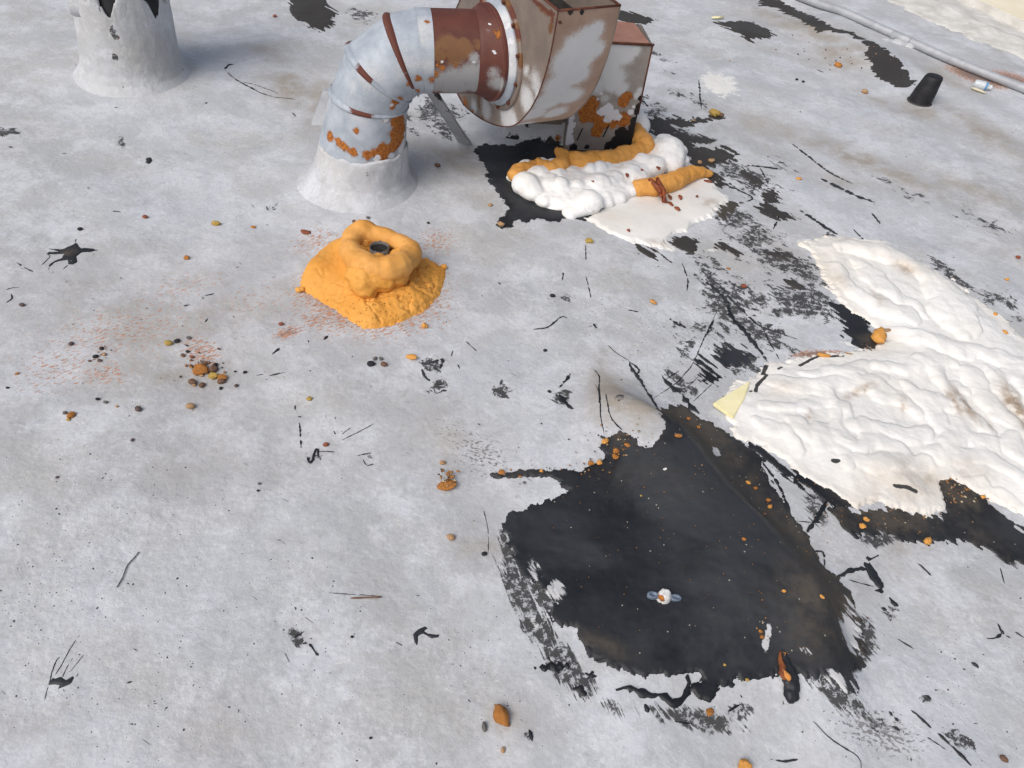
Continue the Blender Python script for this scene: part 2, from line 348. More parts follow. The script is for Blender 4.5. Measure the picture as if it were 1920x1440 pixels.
def worn_metal(name, c1, c2, rough=0.5, metal=0.4, sc=14, silverc=(0.50, 0.515, 0.535), wr=0.0):
    t = NT(name); n1 = t.noise(sc, 6, 0.62); n2 = t.noise(38, 9, 0.78, None, 0.6); n3 = t.noise(130, 5, 0.75)
    c = t.mix(t.ramp(n1, 0.3, 0.7), c1, c2)
    c = t.mix(t.math('MULTIPLY', t.ramp(n2, 0.45, 0.7), 0.25), c, tuple(x * 0.72 for x in c1))
    mx = t.mask(t.at('brown'), n1, 1.1, 0.12); c = t.mix(mx, c, t.mix(n2, (0.22, 0.115, 0.045), (0.115, 0.045, 0.022)))
    sv = t.math('MULTIPLY', t.mask(t.at('silver'), t.math('ADD', t.math('MULTIPLY', t.noise(220, 4, 0.8), 0.6), t.math('MULTIPLY', n2, 0.4)), 1.7, 0.26), 0.92)
    c = t.mix(sv, c, t.mix(n1, silverc, tuple(x * 1.18 for x in silverc)))
    bl = t.math('MULTIPLY', t.mask(t.at('rust'), n2, 1.2, 0.45), 0.55); c = t.mix(bl, c, (0.20, 0.105, 0.05))
    ru = t.mask(t.at('rust'), n2, 2.3, 0.13)
    rc = t.mix(t.ramp(n3, 0.38, 0.62), (0.46, 0.165, 0.022), (0.20, 0.055, 0.012)); c = t.mix(ru, c, rc)
    mr = t.mask(t.at('maroon'), n2, 1.5, 0.08); c = t.mix(mr, c, t.mix(n2, (0.085, 0.026, 0.020), (0.135, 0.042, 0.026)))
    wh = t.mask(t.at('white'), t.noise(48, 9, 0.76, None, 0.5), 1.7, 0.05); c = t.mix(wh, c, (0.62, 0.63, 0.67))
    ta = t.mask(t.at('tar'), t.noise(45, 8, 0.76), 1.5, 0.04); c = t.mix(ta, c, (0.010, 0.010, 0.012))
    flat = t.math('MAXIMUM', t.math('MAXIMUM', ru, sv), t.math('MAXIMUM', wh, mr))
    nrm = t.bump(n2, 0.3, 0.003); nrm = t.bump(t.math('ADD', ru, wh), 0.5, 0.003, nrm)
    if wr: nrm = t.bump(t.noise(1.0, 5, 0.65, t.mapping((45, 45, 80)), 1.0), wr, 0.03, nrm)
    return t.out(c, t.mixf(flat, rough, 0.75), t.mixf(t.math('MAXIMUM', flat, ta), metal, 0.0), nrm, 0.4)

def foam_material(name, c1, c2, c3, sc=45, bst=0.5):
    t = NT(name); n1 = t.noise(9, 5, 0.6); n2 = t.noise(sc, 6, 0.68)
    c = t.mix(t.ramp(n1, 0.3, 0.7), c1, c2); c = t.mix(t.math('MULTIPLY', t.ramp(n2, 0.5, 0.75), 0.6), c, c3)
    vo = t.n('ShaderNodeTexVoronoi', voronoi_dimensions='2D', ins={'Vector': t.tc, 'Scale': 120.0}); rnd = t.n('ShaderNodeSeparateColor', {'Color': vo.outputs['Color']}).outputs[0]
    pit = t.math('MULTIPLY', t.math('MULTIPLY', t.ramp(vo.outputs['Distance'], 0.3, 0.12), t.math('GREATER_THAN', rnd, 0.86)), t.at('pits'))
    c = t.mix(pit, c, tuple(x * 0.35 for x in c3))
    nrm = t.bump(n2, bst, 0.004); nrm = t.bump(t.math('SUBTRACT', 1.0, pit), 0.8, 0.004, nrm)
    return t.out(c, 0.7, 0.0, nrm, 0.3)

M = {}
M['roof'] = roof_material(); M['tar'] = tar_material(); M['tar_dusty'] = tar_material('dusty_tar', 0.45)
M['white'] = white_coat_material()
M['galv'] = worn_metal('galvanised_duct', (0.30, 0.345, 0.405), (0.43, 0.475, 0.535), 0.62, 0.12)
M['oxide'] = worn_metal('red_oxide_pipe', (0.085, 0.026, 0.020), (0.12, 0.038, 0.026), 0.6, 0.0, silverc=(0.30, 0.31, 0.32))
M['taupe'] = worn_metal('taupe_housing', (0.185, 0.155, 0.135), (0.25, 0.205, 0.175), 0.55, 0.2)
M['tanband'] = worn_metal('tan_housing_band', (0.30, 0.20, 0.15), (0.36, 0.25, 0.19), 0.6, 0.1)
M['cab'] = worn_metal('grey_cabinet_panel', (0.25, 0.225, 0.205), (0.32, 0.295, 0.275), 0.6, 0.1)
M['pinkcap'] = worn_metal('faded_red_cover', (0.30, 0.15, 0.11), (0.38, 0.20, 0.15), 0.65, 0.1)
M['boot'] = worn_metal('silver_coated_boot', (0.43, 0.445, 0.47), (0.53, 0.55, 0.58), 0.55, 0.0, 8, wr=0.4)
M['rust'] = simple('rust', (0.13, 0.034, 0.018), (0.24, 0.085, 0.03), 40, 0.85)
M['rustdark'] = simple('dark_seam_rust', (0.07, 0.026, 0.018), (0.14, 0.048, 0.028), 60, 0.85)
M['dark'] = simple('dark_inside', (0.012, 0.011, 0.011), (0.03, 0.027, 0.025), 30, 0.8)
M['foam_o'] = foam_material('orange_spray_foam', (0.65, 0.295, 0.050), (0.71, 0.35, 0.078), (0.52, 0.205, 0.028))
M['foam_bead'] = foam_material('orange_foam_bead', (0.63, 0.295, 0.063), (0.70, 0.355, 0.10), (0.52, 0.21, 0.035), 25, 0.4)
M['foam_c'] = foam_material('orange_foam_crumb', (0.52, 0.20, 0.04), (0.60, 0.27, 0.08), (0.26, 0.085, 0.02), 60, 0.9)
M['foam_w'] = simple('white_coated_foam', (0.79, 0.79, 0.78), (0.85, 0.85, 0.85), 14, 0.5, 0.25, 0.004, 0.4, 60)
M['resin'] = simple('red_brown_resin', (0.15, 0.035, 0.015), (0.30, 0.08, 0.03), 70, 0.4)
M['wedge'] = simple('pale_yellow_foam_board', (0.78, 0.72, 0.42), (0.84, 0.78, 0.50), 25, 0.75, 0.3)
M['rubber'] = simple('black_rubber', (0.010, 0.010, 0.012), (0.022, 0.022, 0.026), 30, 0.55)
M['conduit'] = worn_metal('painted_conduit', (0.33, 0.345, 0.375), (0.42, 0.44, 0.475), 0.55, 0.2)
M['wirem'] = simple('black_strand', (0.015, 0.015, 0.016), (0.03, 0.03, 0.03), 50, 0.6)
M['bluesteel'] = simple('blue_grey_washer', (0.10, 0.135, 0.20), (0.20, 0.24, 0.31), 60, 0.5, metal=0.3)
M['cream'] = simple('cream_wall_render', (0.74, 0.68, 0.52), (0.80, 0.745, 0.60), 3, 0.8)
M['edge'] = simple('dirty_white_edge_coating', (0.50, 0.49, 0.46), (0.66, 0.655, 0.63), 7, 0.75, 0.5, 0.01)
for k, a, b in (('p_black', (0.012, 0.012, 0.014), (0.03, 0.03, 0.033)), ('p_grey', (0.10, 0.095, 0.095), (0.17, 0.16, 0.155)), ('p_brown', (0.12, 0.065, 0.045), (0.20, 0.115, 0.075)),
                ('p_tan', (0.34, 0.20, 0.10), (0.46, 0.30, 0.17)), ('p_red', (0.20, 0.06, 0.035), (0.30, 0.10, 0.055)), ('p_purple', (0.085, 0.06, 0.06), (0.14, 0.10, 0.095)), ('p_yellow', (0.36, 0.23, 0.05), (0.46, 0.33, 0.10)), ('p_white', (0.72, 0.72, 0.70), (0.8, 0.8, 0.78))):
    M[k] = simple(k[2:] + '_grit', a, b, 90, 0.65, 0.5, 0.003)

# ------------------------------------------------------------------ the roof
def gauss(x, y, cx, cy, rx, ry, ang, amp):
    c = P0(cx, cy)[:2]; a = math.radians(ang)
    e1 = P0(cx + rx * math.cos(a), cy + rx * math.sin(a))[:2] - c; e2 = P0(cx - ry * math.sin(a), cy + ry * math.cos(a))[:2] - c
    det = e1[0] * e2[1] - e1[1] * e2[0]; dx, dy = x - c[0], y - c[1]
    s = (dx * e2[1] - dy * e2[0]) / det; t = (e1[0] * dy - e1[1] * dx) / det
    return amp * np.exp(-np.minimum(s * s + t * t, 40))
def field(x, y, lst):
    f = np.zeros(np.shape(x))
    for g in lst: f = np.maximum(f, gauss(x, y, *g))
    return f
DIRT = [(540, 160, 60, 35, 20, .9), (600, 190, 40, 60, 0, .8), (500, 100, 40, 20, 10, .7), (1500, 55, 140, 22, 25, .9), (1580, 105, 60, 25, 20, .9), (1440, 240, 120, 18, 20, .5), (1620, 300, 220, 18, 22, .9), (1830, 360, 140, 16, 22, .7), (1850, 250, 120, 22, 30, .8), (1760, 140, 90, 14, 25, .7),
        (1140, 760, 45, 70, -10, 1.0), (1190, 790, 60, 40, 30, 1.0), (1125, 700, 30, 40, 0, .6), (860, 300, 60, 25, 15, .8), (830, 285, 40, 14, 10, .7), (250, 560, 260, 110, -10, .35), (420, 600, 200, 80, -10, .45), (330, 700, 140, 70, 0, .5), (1720, 205, 50, 14, 15, .9), (1650, 190, 60, 12, 25, .6),
        (840, 830, 120, 70, 30, .45), (900, 1030, 60, 60, 0, .5), (960, 1340, 90, 60, 0, .45), (1480, 480, 90, 50, 20, .4), (1560, 330, 80, 20, 20, .5), (560, 870, 160, 60, 0, .3), (370, 880, 120, 90, 0, .35), (60, 1350, 70, 40, -10, .5), (400, 1380, 80, 80, 0, .4), (300, 130, 60, 30, 0, .5), (1680, 1040, 60, 40, 0, .5), (1900, 470, 80, 40, 20, .4)]
ORANGE = [(700, 555, 165, 95, 0, 1.15), (230, 620, 230, 80, -12, .62), (330, 540, 180, 50, -12, .55), (110, 690, 140, 70, -10, .62), (540, 625, 36, 16, -20, 1.05), (600, 600, 60, 30, -10, .8), (590, 450, 80, 34, -10, .68), (820, 450, 55, 40, 0, .72), (700, 620, 150, 18, 0, .72), (380, 660, 60, 40, 30, .85), (190, 700, 70, 40, 0, .72), (1830, 145, 70, 12, 20, 1.6), (1900, 150, 60, 14, 20, 1.3), (1530, 662, 60, 8, -3, 1.3), (810, 510, 40, 30, 40, .8), (580, 550, 40, 30, 0, .85), (480, 560, 150, 60, -10, .5)]
GRIT = [(900, 850, 90, 60, 35, 1.0), (840, 810, 70, 40, 30, .8), (560, 780, 70, 60, 0, .6), (300, 300, 140, 40, 20, .6), (1250, 580, 140, 120, 20, .6), (1100, 620, 120, 70, 10, .5), (1650, 1370, 140, 60, 20, 1.1), (1850, 1270, 120, 90, 0, .5), (1400, 620, 120, 90, 30, .6), (1500, 260, 300, 60, 20, .4), (100, 480, 120, 80, 0, .4)]
PIN = [(160, 1050, 260, 220, 0, 1.0), (250, 1280, 300, 180, 0, 1.0), (120, 900, 160, 90, 0, .7), (560, 1120, 160, 120, 0, .6), (380, 1000, 120, 150, 0, .7), (800, 1300, 260, 120, 0, .4), (1750, 1250, 200, 150, 0, .5), (1250, 620, 220, 120, 20, .5)]
SM_A = [(1155, 774, 9, 9, 0, 1.0), (1390, 330, 100, 35, 30, 0.62), (1290, 255, 90, 20, 15, 0.62), (1460, 300, 60, 18, 25, 0.50), (1400, 430, 130, 40, 28, 0.66), (1480, 500, 110, 40, 15, 0.72), (1370, 560, 80, 60, 40, 0.70), (1500, 570, 110, 35, 10, 0.78), (1430, 620, 110, 30, 30, 0.68), (1380, 670, 70, 35, 30, 0.72), (1320, 500, 60, 40, 20, 0.60), (1290, 640, 60, 50, 30, 0.55), (1560, 510, 60, 20, 20, 0.62),
        (1230, 210, 60, 30, 40, 0.50), (1300, 190, 60, 20, 30, 0.50), (1860, 560, 60, 30, 30, 0.62), (1790, 520, 60, 16, 35, 0.75), (1850, 420, 100, 20, 25, 0.45), (1720, 370, 120, 20, 25, 0.42), (1640, 480, 60, 20, 25, 0.40), (1240, 120, 60, 20, 20, 0.45), (680, 28, 50, 18, 10, 0.60), (820, 215, 60, 45, 0, 0.80), (1550, 445, 20, 8, 10, 0.80), (600, 855, 22, 10, 0, 0.75), (690, 860, 20, 14, 0, 0.60), (940, 735, 28, 16, 10, 0.70), (805, 685, 20, 16, 30, 0.75), (820, 725, 14, 30, 60, 0.70), (1280, 720, 60, 20, 40, 0.60), (1060, 740, 16, 22, 60, 0.80),
        (1650, 1360, 90, 30, 25, 0.55), (1770, 1370, 90, 20, 30, 0.50), (560, 1195, 30, 22, 20, 0.60), (15, 250, 20, 12, 0, 0.75), (230, 265, 30, 12, 0, 0.55), (990, 1380, 12, 12, 0, 0.75), (1732, 1310, 16, 10, 20, 0.80), (500, 380, 60, 14, 0, 0.30), (1660, 1150, 40, 30, 20, 0.50), (1890, 580, 50, 20, 20, 0.55), (1060, 560, 30, 14, 10, 0.50)]
SM_B = [(975, 1110, 30, 90, 65 - 90, 0.87), (1010, 1180, 30, 70, -38, 0.92), (1050, 1240, 36, 60, -38, 0.87), (955, 1040, 18, 60, -12, 0.83), (1095, 1290, 30, 40, -38, 0.71), (1020, 1120, 26, 60, -30, 0.83), (1150, 1330, 60, 26, 20, 0.57)]
SM_C = [(1570, 1310, 80, 22, 32, 0.98), (1530, 1290, 50, 16, 30, 0.92), (1620, 1200, 26, 60, 0, 0.86), (1300, 1350, 110, 26, 12, 0.80), (1600, 1240, 24, 40, 0, 0.80), (1640, 1010, 40, 24, 20, 0.86), (1530, 960, 26, 50, -20, 0.71), (1660, 1000, 50, 20, 10, 0.86), (1890, 1040, 40, 26, 30, 0.86), (1420, 1240, 20, 30, 0, 0.57), (1380, 1340, 50, 20, -20, 0.69)]
WHITE = [(1345, 160, 50, 26, 20, .85), (1520, 460, 36, 12, 20, .8), (1250, 465, 30, 12, 20, .7), (1650, 55, 130, 9, 27, .8), (1330, 470, 24, 5, -5, .6), (1500, 700, 60, 12, -15, .5), (1370, 745, 40, 40, -40, .45), (1600, 645, 50, 10, 5, .5), (1010, 1160, 60, 120, -35, .38), (1560, 1330, 90, 30, 30, .38), (1310, 940, 40, 20, 0, .3)]
e1, e2 = P0(1796, 0)[:2], P0(1920, 58)[:2]; ed = (e2 - e1) / np.linalg.norm(e2 - e1); en = np.array([-ed[1], ed[0]])   # outward normal
if np.dot(en, -e1) > 0: en = -en
def spaced(lo, hi, a, b, fine, grow):
    """coordinates: even inside [a,b], growing outside to [lo,hi]"""
    v = list(np.arange(a, b, fine)); s = fine; x = v[-1]
    while x < hi: s *= grow; x += s; v.append(x)
    s = fine; x = a; pre = []
    while x > lo: s *= grow; x -= s; pre.append(x)
    return np.array(pre[::-1] + v)
def build_roof():
    xs = spaced(-12, 14, -1.3, 1.9, 0.0085, 1.05); ys = [-4, -3, -2, -1.2, -0.6, -0.2, 0.1, 0.25]; y = 0.36; s = 0.0065
    while y < 18: ys.append(y); s = 0.0065 if y < 1.3 else s * (1.0075 if y < 6.5 else 1.08); y += s
    ys = np.array(ys); X, Y = np.meshgrid(xs, ys); x, y = X.ravel(), Y.ravel()
    V = np.stack([x, y, roof_z(x, y)], 1)
    out = (x - e1[0]) * en[0] + (y - e1[1]) * en[1]
    F = grid_faces(len(xs), len(ys), out < 0.0)
    V, F, (x, y) = compact(V, F, (x, y))
    me = mesh_np('roof', V, F)
    for nm, l in (('dirt', DIRT), ('orange', ORANGE), ('grit', GRIT), ('pin', PIN), ('smear_a', SM_A), ('smear_b', SM_B), ('smear_c', SM_C), ('white', WHITE)):
        attr(me, nm, field(x, y, l))
    tag(link('roof', me, M['roof']), kind='structure')
build_roof()

# the lower neighbouring roof beyond the edge, and the fascia between
def quad(name, pts, mat, **k):
    return link(name, mesh_py(name, pts, [tuple(range(len(pts)))]), mat, smooth=False, **k)
L0 = np.append(e1 - ed * 14, 0); L1 = np.append(e1 + ed * 16, 0); N3 = np.append(en, 0)
tag(quad('neighbour_roof', [L0 + [0, 0, -.55], L1 + [0, 0, -.55], L1 + N3 * 40 + [0, 0, -.55], L0 + N3 * 40 + [0, 0, -.55]], M['cream']), kind='structure')
tag(quad('roof_fascia', [L0 + [0, 0, .05], L1 + [0, 0, .05], L1 + [0, 0, -.55], L0 + [0, 0, -.55]], M['edge']), kind='structure')

# ------------------------------------------------------------------ coated sheets (tar, white coating)
def rot(x, y, a): return x * math.cos(a) + y * math.sin(a), -x * math.sin(a) + y * math.cos(a)
def sheet(name, polys, mat, res=0.004, thick=0.004, k=0.5, rough=((30, .008), (90, .004)), streaks=(), holes=(), extra=None, attrs=None, parent=None, seed=0, world=False, margin=0.04):
    pw = [[np.array(p)[:2] for p in q] if world else [p[:2] for p in W(q)] for q in polys]
    allp = np.concatenate([np.array(q) for q in pw]); lo = allp.min(0) - margin; hi = allp.max(0) + margin
    xs = np.arange(lo[0], hi[0], res); ys = np.arange(lo[1], hi[1], res); X, Y = np.meshgrid(xs, ys); x, y = X.ravel(), Y.ravel()
    f = np.full(len(x), -1e9)
    for q in pw: f = np.maximum(f, seg_dist(x, y, q, True))
    sdf = f.copy()
    for s, a in rough: f = f + a * fbm(x * s, y * s, seed + int(s) % 7, 3)
    for ang, al, ac, amp, lst in streaks:
        u, v = rot(x, y, ang); w = field(x, y, lst) if lst is not None else 1.0
        f = f + amp * w * (fbm(u * al, v * ac, seed + 11, 3) - 0.1)
    for h in holes:
        hd = seg_dist(x, y, [p[:2] for p in W(h)], True) + 0.004 * fbm(x * 60, y * 60, seed + 3, 3); f = np.minimum(f, -hd)
    z = roof_z(x, y) + np.clip(f * k, -0.004, thick)
    if extra is not None: z = z + extra(x, y, f, sdf)
    F = grid_faces(len(xs), len(ys), f > -0.0075)
    V, F, ex = compact(np.stack([x, y, z], 1), F, (x, y, sdf))
    me = mesh_np(name, V, F)
    if attrs is not None:
        for nm, vals in attrs(*ex).items(): attr(me, nm, vals)
    return link(name, me, mat, parent)
def crop(x0, y0, sc): return lambda pts: [(x0 + a * sc, y0 + b * sc) for a, b in pts]
c3 = crop(860, 180, .29167); c5 = crop(1240, 420, .35417); c6 = crop(860, 720, .45845); c6b = crop(1400, 840, .41667)
c7 = crop(1300, 0, .32292); c7b = crop(1000, 420, .26042); cl = crop(0, 380, .29167); cm = crop(500, 960, .33333); cbl = crop(0, 1060, .26385); cmid = crop(480, 620, .25)

# pale dirty strip along the roof edge, a little raised
_es = [(1560, -70), (1640, -12), (1700, 20), (1760, 45), (1830, 75), (1900, 100), (1990, 150), (2100, 215)]
_ew = [P0(*q)[:2] for q in _es]; _ew = _ew + [L1[:2] - en * .004 if False else (e1 + ed * 2.2), e1 - ed * 1.9]
def edge_extra(x, y, f, s): return 0.035 * sstep(0.0, 0.35, s) + 0.006 * fbm(x * 9, y * 9, 4, 4) * sstep(0, .1, s)
tag(sheet('roof_edge', [_ew], M['edge'], 0.012, 0.006, 0.4, ((9, .04), (30, .02)), extra=edge_extra, world=True), kind='structure')

BIG = c6([(820, 110), (860, 75), (930, 95), (985, 130), (1040, 160), (1090, 195), (1150, 235), (1200, 262), (1245, 300), (1240, 340), (1275, 400), (1310, 450), (1345, 500), (1365, 550), (1415, 605), (1440, 650), (1495, 740), (1530, 780), (1560, 800), (1600, 860), (1625, 920), (1650, 1000), (1660, 1100), (1655, 1190), (1630, 1250), (1560, 1240), (1480, 1215), (1420, 1200), (1380, 1180), (1330, 1200), (1300, 1195), (1240, 1200), (1225, 1218), (1170, 1215), (1130, 1203), (1110, 1228), (1060, 1250), (1025, 1290), (990, 1292), (945, 1255), (950, 1225), (985, 1215), (980, 1185), (940, 1190), (880, 1185), (810, 1190), (760, 1200), (700, 1180), (640, 1160), (580, 1140), (530, 1100), (495, 1060), (480, 1010), (420, 990), (370, 960), (395, 910), (370, 860), (330, 830), (290, 790), (240, 740), (215, 690), (190, 620), (170, 570), (200, 530), (260, 510), (330, 490), (400, 465), (440, 440), (405, 430), (412, 395), (380, 375), (330, 385), (280, 380), (200, 385), (150, 390), (145, 370), (200, 365), (290, 350), (380, 350), (440, 345), (490, 360), (520, 335), (580, 320), (600, 290), (570, 245), (600, 210), (650, 195), (700, 215), (740, 255), (775, 270), (800, 235), (830, 200), (850, 170), (830, 150)])
BAND = c6([(1180, 228), (1245, 262), (1300, 300), (1370, 355), (1440, 388), (1510, 415), (1570, 445), (1620, 480), (1600, 540), (1540, 520), (1480, 465), (1400, 415), (1340, 378), (1290, 345), (1240, 310), (1200, 280)])
def big_attrs(x, y, s):
    a, b = _ridge[0], _ridge[-1]; wx = x + 0.022 * perlin(x * 4.5, y * 4.5, 13); wy = y + 0.022 * perlin(x * 4.5, y * 4.5, 17)
    side = (b[0] - a[0]) * (wy - a[1]) - (b[1] - a[1]) * (wx - a[0]); d = seg_dist(wx, wy, _ridge)
    far = sstep(0.0, 0.08, np.where(side > 0, d, 0) + .02 * fbm(x * 16, y * 16, 3, 3)) * sstep(.24, .08, d) * .8
    return {'dirt': np.maximum(far, 0) + field(x, y, [(1510, 1130, 70, 60, 30, 1.0), (1170, 830, 50, 30, 20, 1.1), (1310, 790, 70, 30, 30, .9), (1130, 1215, 60, 16, 25, .9), (1520, 1200, 60, 60, 0, .6), (1200, 920, 120, 24, 10, .25), (1540, 1010, 40, 60, -30, 1.2), (960, 885, 60, 10, 0, .8)]),
            'worn': field(x, y, [(1590, 1190, 36, 60, 0, .72), (1560, 1290, 40, 24, 30, .7), (1000, 1070, 18, 34, -20, .62), (1040, 1115, 24, 34, -30, .66), (1495, 1250, 24, 24, 0, .4), (1425, 1215, 8, 30, 5, .85), (1340, 855, 10, 14, 0, .8), (1270, 1290, 30, 10, 0, .4)])}
def big_extra(x, y, f, s):
    return (0.0022 * fbm(x * 9, y * 9, 8, 3) + 0.0006 * fbm(x * 45, y * 45, 9, 3)) * sstep(0, .03, s)
o = sheet('tar_patch', [BIG], M['tar'], 0.0033, 0.0045, 0.5, ((26, .009), (80, .005), (170, .003)),
          streaks=((ANG_B, 9, 110, .018, [(985, 1080, 60, 110, -25, 1), (1040, 1190, 60, 60, -38, 1)]), (ANG_C, 9, 90, .045, [(1590, 1210, 50, 80, 0, 1), (1570, 1290, 70, 40, 30, 1)]), (ANG_A, 12, 60, .02, [(1250, 780, 60, 40, 0, 1), (1150, 830, 80, 40, 0, .6)])),
          extra=big_extra, attrs=big_attrs, seed=2)
tag(o, 'large black tar patch with a raised ridge around the white-capped bolt', 'tar patch', 'black tar patches on the roof')
def dirt_attr(lst): return lambda x, y, s: {'dirt': field(x, y, lst)}
def patch(poly, label, res=0.004, seed=0, mat='tar', dirt=(), rough=((30, .009), (90, .005)), streaks=(), name='tar_patch', group='black tar patches on the roof', holes=(), thick=.004, extra=None):
    o = sheet(name, poly if isinstance(poly[0], list) else [poly], M[mat], res, thick, 0.5, rough, streaks, holes, extra=extra, attrs=dirt_attr(list(dirt)), seed=seed)
    return tag(o, label, 'tar patch', group)
ALLW = None
patch(BAND, 'narrow black tar strip along the lower rim of the white foam field', 0.004, 3, dirt=[(1590, 930, 40, 20, 20, .8)], streaks=((ANG_C, 10, 70, .02, ALLW),))
patch(c6b([(430, 220), (500, 285), (600, 270), (700, 285), (790, 305), (860, 310), (900, 270), (850, 200), (820, 130), (880, 120), (960, 160), (1060, 210), (1120, 260), (1190, 330), (1300, 400), (1300, 540), (1180, 510), (1100, 470), (1020, 440), (950, 420), (880, 418), (810, 435), (730, 425), (640, 380), (560, 400), (480, 390), (420, 360), (380, 290)]),
      'dusty black tar patch with brown grit below the white foam field', 0.004, 4, 'tar', [(1790, 920, 60, 40, 30, 1.3), (1660, 970, 90, 26, 10, 1.2), (1560, 960, 60, 30, 20, .8), (1840, 1010, 60, 30, 30, .5)], streaks=((ANG_C, 9, 70, .016, ALLW),))
patch(c3([(110, 320), (180, 310), (260, 315), (350, 320), (420, 290), (490, 240), (540, 280), (600, 260), (650, 300), (1000, 320), (1000, 470), (560, 500), (520, 600), (600, 660), (900, 700), (810, 790), (800, 800), (700, 790), (640, 800), (600, 810), (540, 790), (470, 800), (440, 830), (400, 790), (360, 800), (345, 850), (290, 860), (240, 840), (280, 770), (320, 730), (310, 690), (260, 650), (220, 590), (190, 540), (180, 480), (160, 430), (130, 400), (105, 350)]),
      'glossy black tar pool under the blower, ringed by foam', 0.005, 5, rough=((24, .014), (70, .008)))
patch(c3([(1140, 110), (1200, 130), (1300, 140), (1400, 150), (1500, 150), (1600, 125), (1700, 120), (1690, 150), (1600, 170), (1500, 200), (1400, 200), (1380, 230), (1500, 250), (1600, 260), (1640, 290), (1560, 310), (1500, 300), (1520, 330), (1600, 330), (1700, 330), (1790, 380), (1750, 420), (1650, 450), (1600, 470), (1680, 500), (1750, 560), (1760, 600), (1640, 580), (1560, 520), (1480, 430), (1400, 340), (1300, 270), (1220, 230), (1150, 200)]),
      'faded dark grey tar patch with finger-like edges behind the white foam pile', 0.006, 6, 'tar_dusty', rough=((20, .016), (60, .012)), streaks=((ANG_A, 6, 40, .03, ALLW),))
patch([(545, -18), (604, -14), (612, 0), (622, 12), (632, 25), (628, 45), (605, 58), (575, 52), (555, 35), (545, 18), (538, 0)], 'small dark tar patch beyond the bend of the duct', 0.006, 7, 'tar_dusty', streaks=((ANG_A, 6, 50, .03, ALLW),))
patch([(1143, 22), (1170, 20), (1200, 28), (1228, 38), (1220, 45), (1185, 45), (1160, 38)], 'small oval tar patch just behind the motor cabinet', 0.007, 8, 'tar_dusty', streaks=((ANG_A, 6, 50, .03, ALLW),))
patch(c7([(115, 130), (180, 130), (260, 122), (340, 130), (410, 160), (480, 205), (420, 225), (350, 220), (345, 250), (310, 240), (270, 200), (200, 170)]), 'leaf-shaped dark tar patch between the blower and the long tar ridge', 0.007, 9, 'tar_dusty', streaks=((ANG_A, 6, 50, .03, ALLW),))
patch(c7([(385, 35), (430, 40), (480, 45), (560, 90), (640, 130), (720, 180), (760, 170), (820, 190), (900, 200), (960, 230), (1010, 270), (990, 310), (1010, 350), (1030, 400), (1070, 450), (1130, 480), (1180, 500), (1240, 500), (1290, 490), (1270, 440), (1230, 400), (1180, 340), (1110, 290), (1020, 240), (930, 190), (820, 165), (740, 120), (660, 80), (560, 35), (490, -5), (470, -30), (380, -40)]),
      'long curved tar patch over a ridge, ending by the black rubber cap', 0.007, 10, 'tar_dusty', streaks=((ANG_A + 1.2, 6, 40, .03, ALLW),))
patch(c5([(900, 430), (1000, 425), (1080, 460), (1120, 500), (1110, 560), (1160, 630), (1150, 660), (1060, 665), (1000, 640), (970, 580), (960, 520)]), 'black tar patch tucked against the tan foam lump', 0.005, 11, dirt=[(1640, 640, 30, 14, 0, 1.0)], streaks=((ANG_A, 8, 60, .03, ALLW),))
patch(c7b([(985, 110), (1020, 75), (1090, 70), (1130, 90), (1180, 140), (1200, 200), (1120, 205), (1050, 190), (1000, 160)]), 'scratched round tar patch at the lower corner of the white coating', 0.005, 12, 'tar_dusty', streaks=((ANG_A, 9, 70, .03, ALLW),))
patch(c7b([(745, 180), (800, 165), (850, 190), (920, 240), (960, 270), (900, 300), (840, 260), (780, 220)]), 'small smeared tar mark under the tip of the white coating', 0.005, 13, 'tar_dusty', streaks=((ANG_A, 9, 70, .035, ALLW),))
patch(c7b([(1320, 900), (1400, 870), (1500, 900), (1590, 960), (1560, 1010), (1480, 1020), (1400, 1040), (1330, 980), (1300, 930)]), 'scraped black tar patch just above the yellow wedge', 0.004, 14, streaks=((ANG_A, 12, 90, .034, ALLW),))
patch(c7b([(1150, 970), (1200, 940), (1260, 990), (1300, 1080), (1370, 1110), (1330, 1140), (1260, 1160), (1210, 1130), (1190, 1040)]), 'narrow scraped tar patch beside the tip of the yellow wedge', 0.004, 15, streaks=((ANG_A, 12, 90, .034, ALLW),))
patch(c7b([(1290, 120), (1400, 150), (1520, 210), (1480, 225), (1390, 200), (1310, 170)]), 'thin dark tar smear right of the scratched round patch', 0.005, 16, 'tar_dusty', streaks=((ANG_A, 9, 70, .03, ALLW),))
patch(c7b([(1620, 200), (1720, 195), (1920, 240), (1990, 260), (1980, 275), (1850, 262), (1700, 235)]), 'long thin tar smear reaching the upper lobe of the foam field', 0.005, 17, 'tar_dusty', streaks=((ANG_A, 9, 70, .03, ALLW),))
patch(c7b([(1780, 420), (1850, 385), (1930, 420), (1960, 470), (1900, 475), (1840, 450)]), 'small oval tar smear left of the foam field lobe', 0.005, 18, 'tar_dusty', streaks=((ANG_A, 9, 70, .03, ALLW),))
patch([(1410, 388), (1440, 382), (1470, 395), (1495, 412), (1470, 415), (1440, 405)], 'isolated dark tar smear on the open roof right of the white coating', 0.006, 19, 'tar_dusty', streaks=((ANG_A, 6, 50, .03, ALLW),))
patch([(1388, 318), (1405, 322), (1425, 340), (1428, 352), (1410, 348), (1395, 335)], 'slim tar smear near the pointed end of the orange bead', 0.006, 20, 'tar_dusty', streaks=((ANG_A, 6, 50, .03, ALLW),))
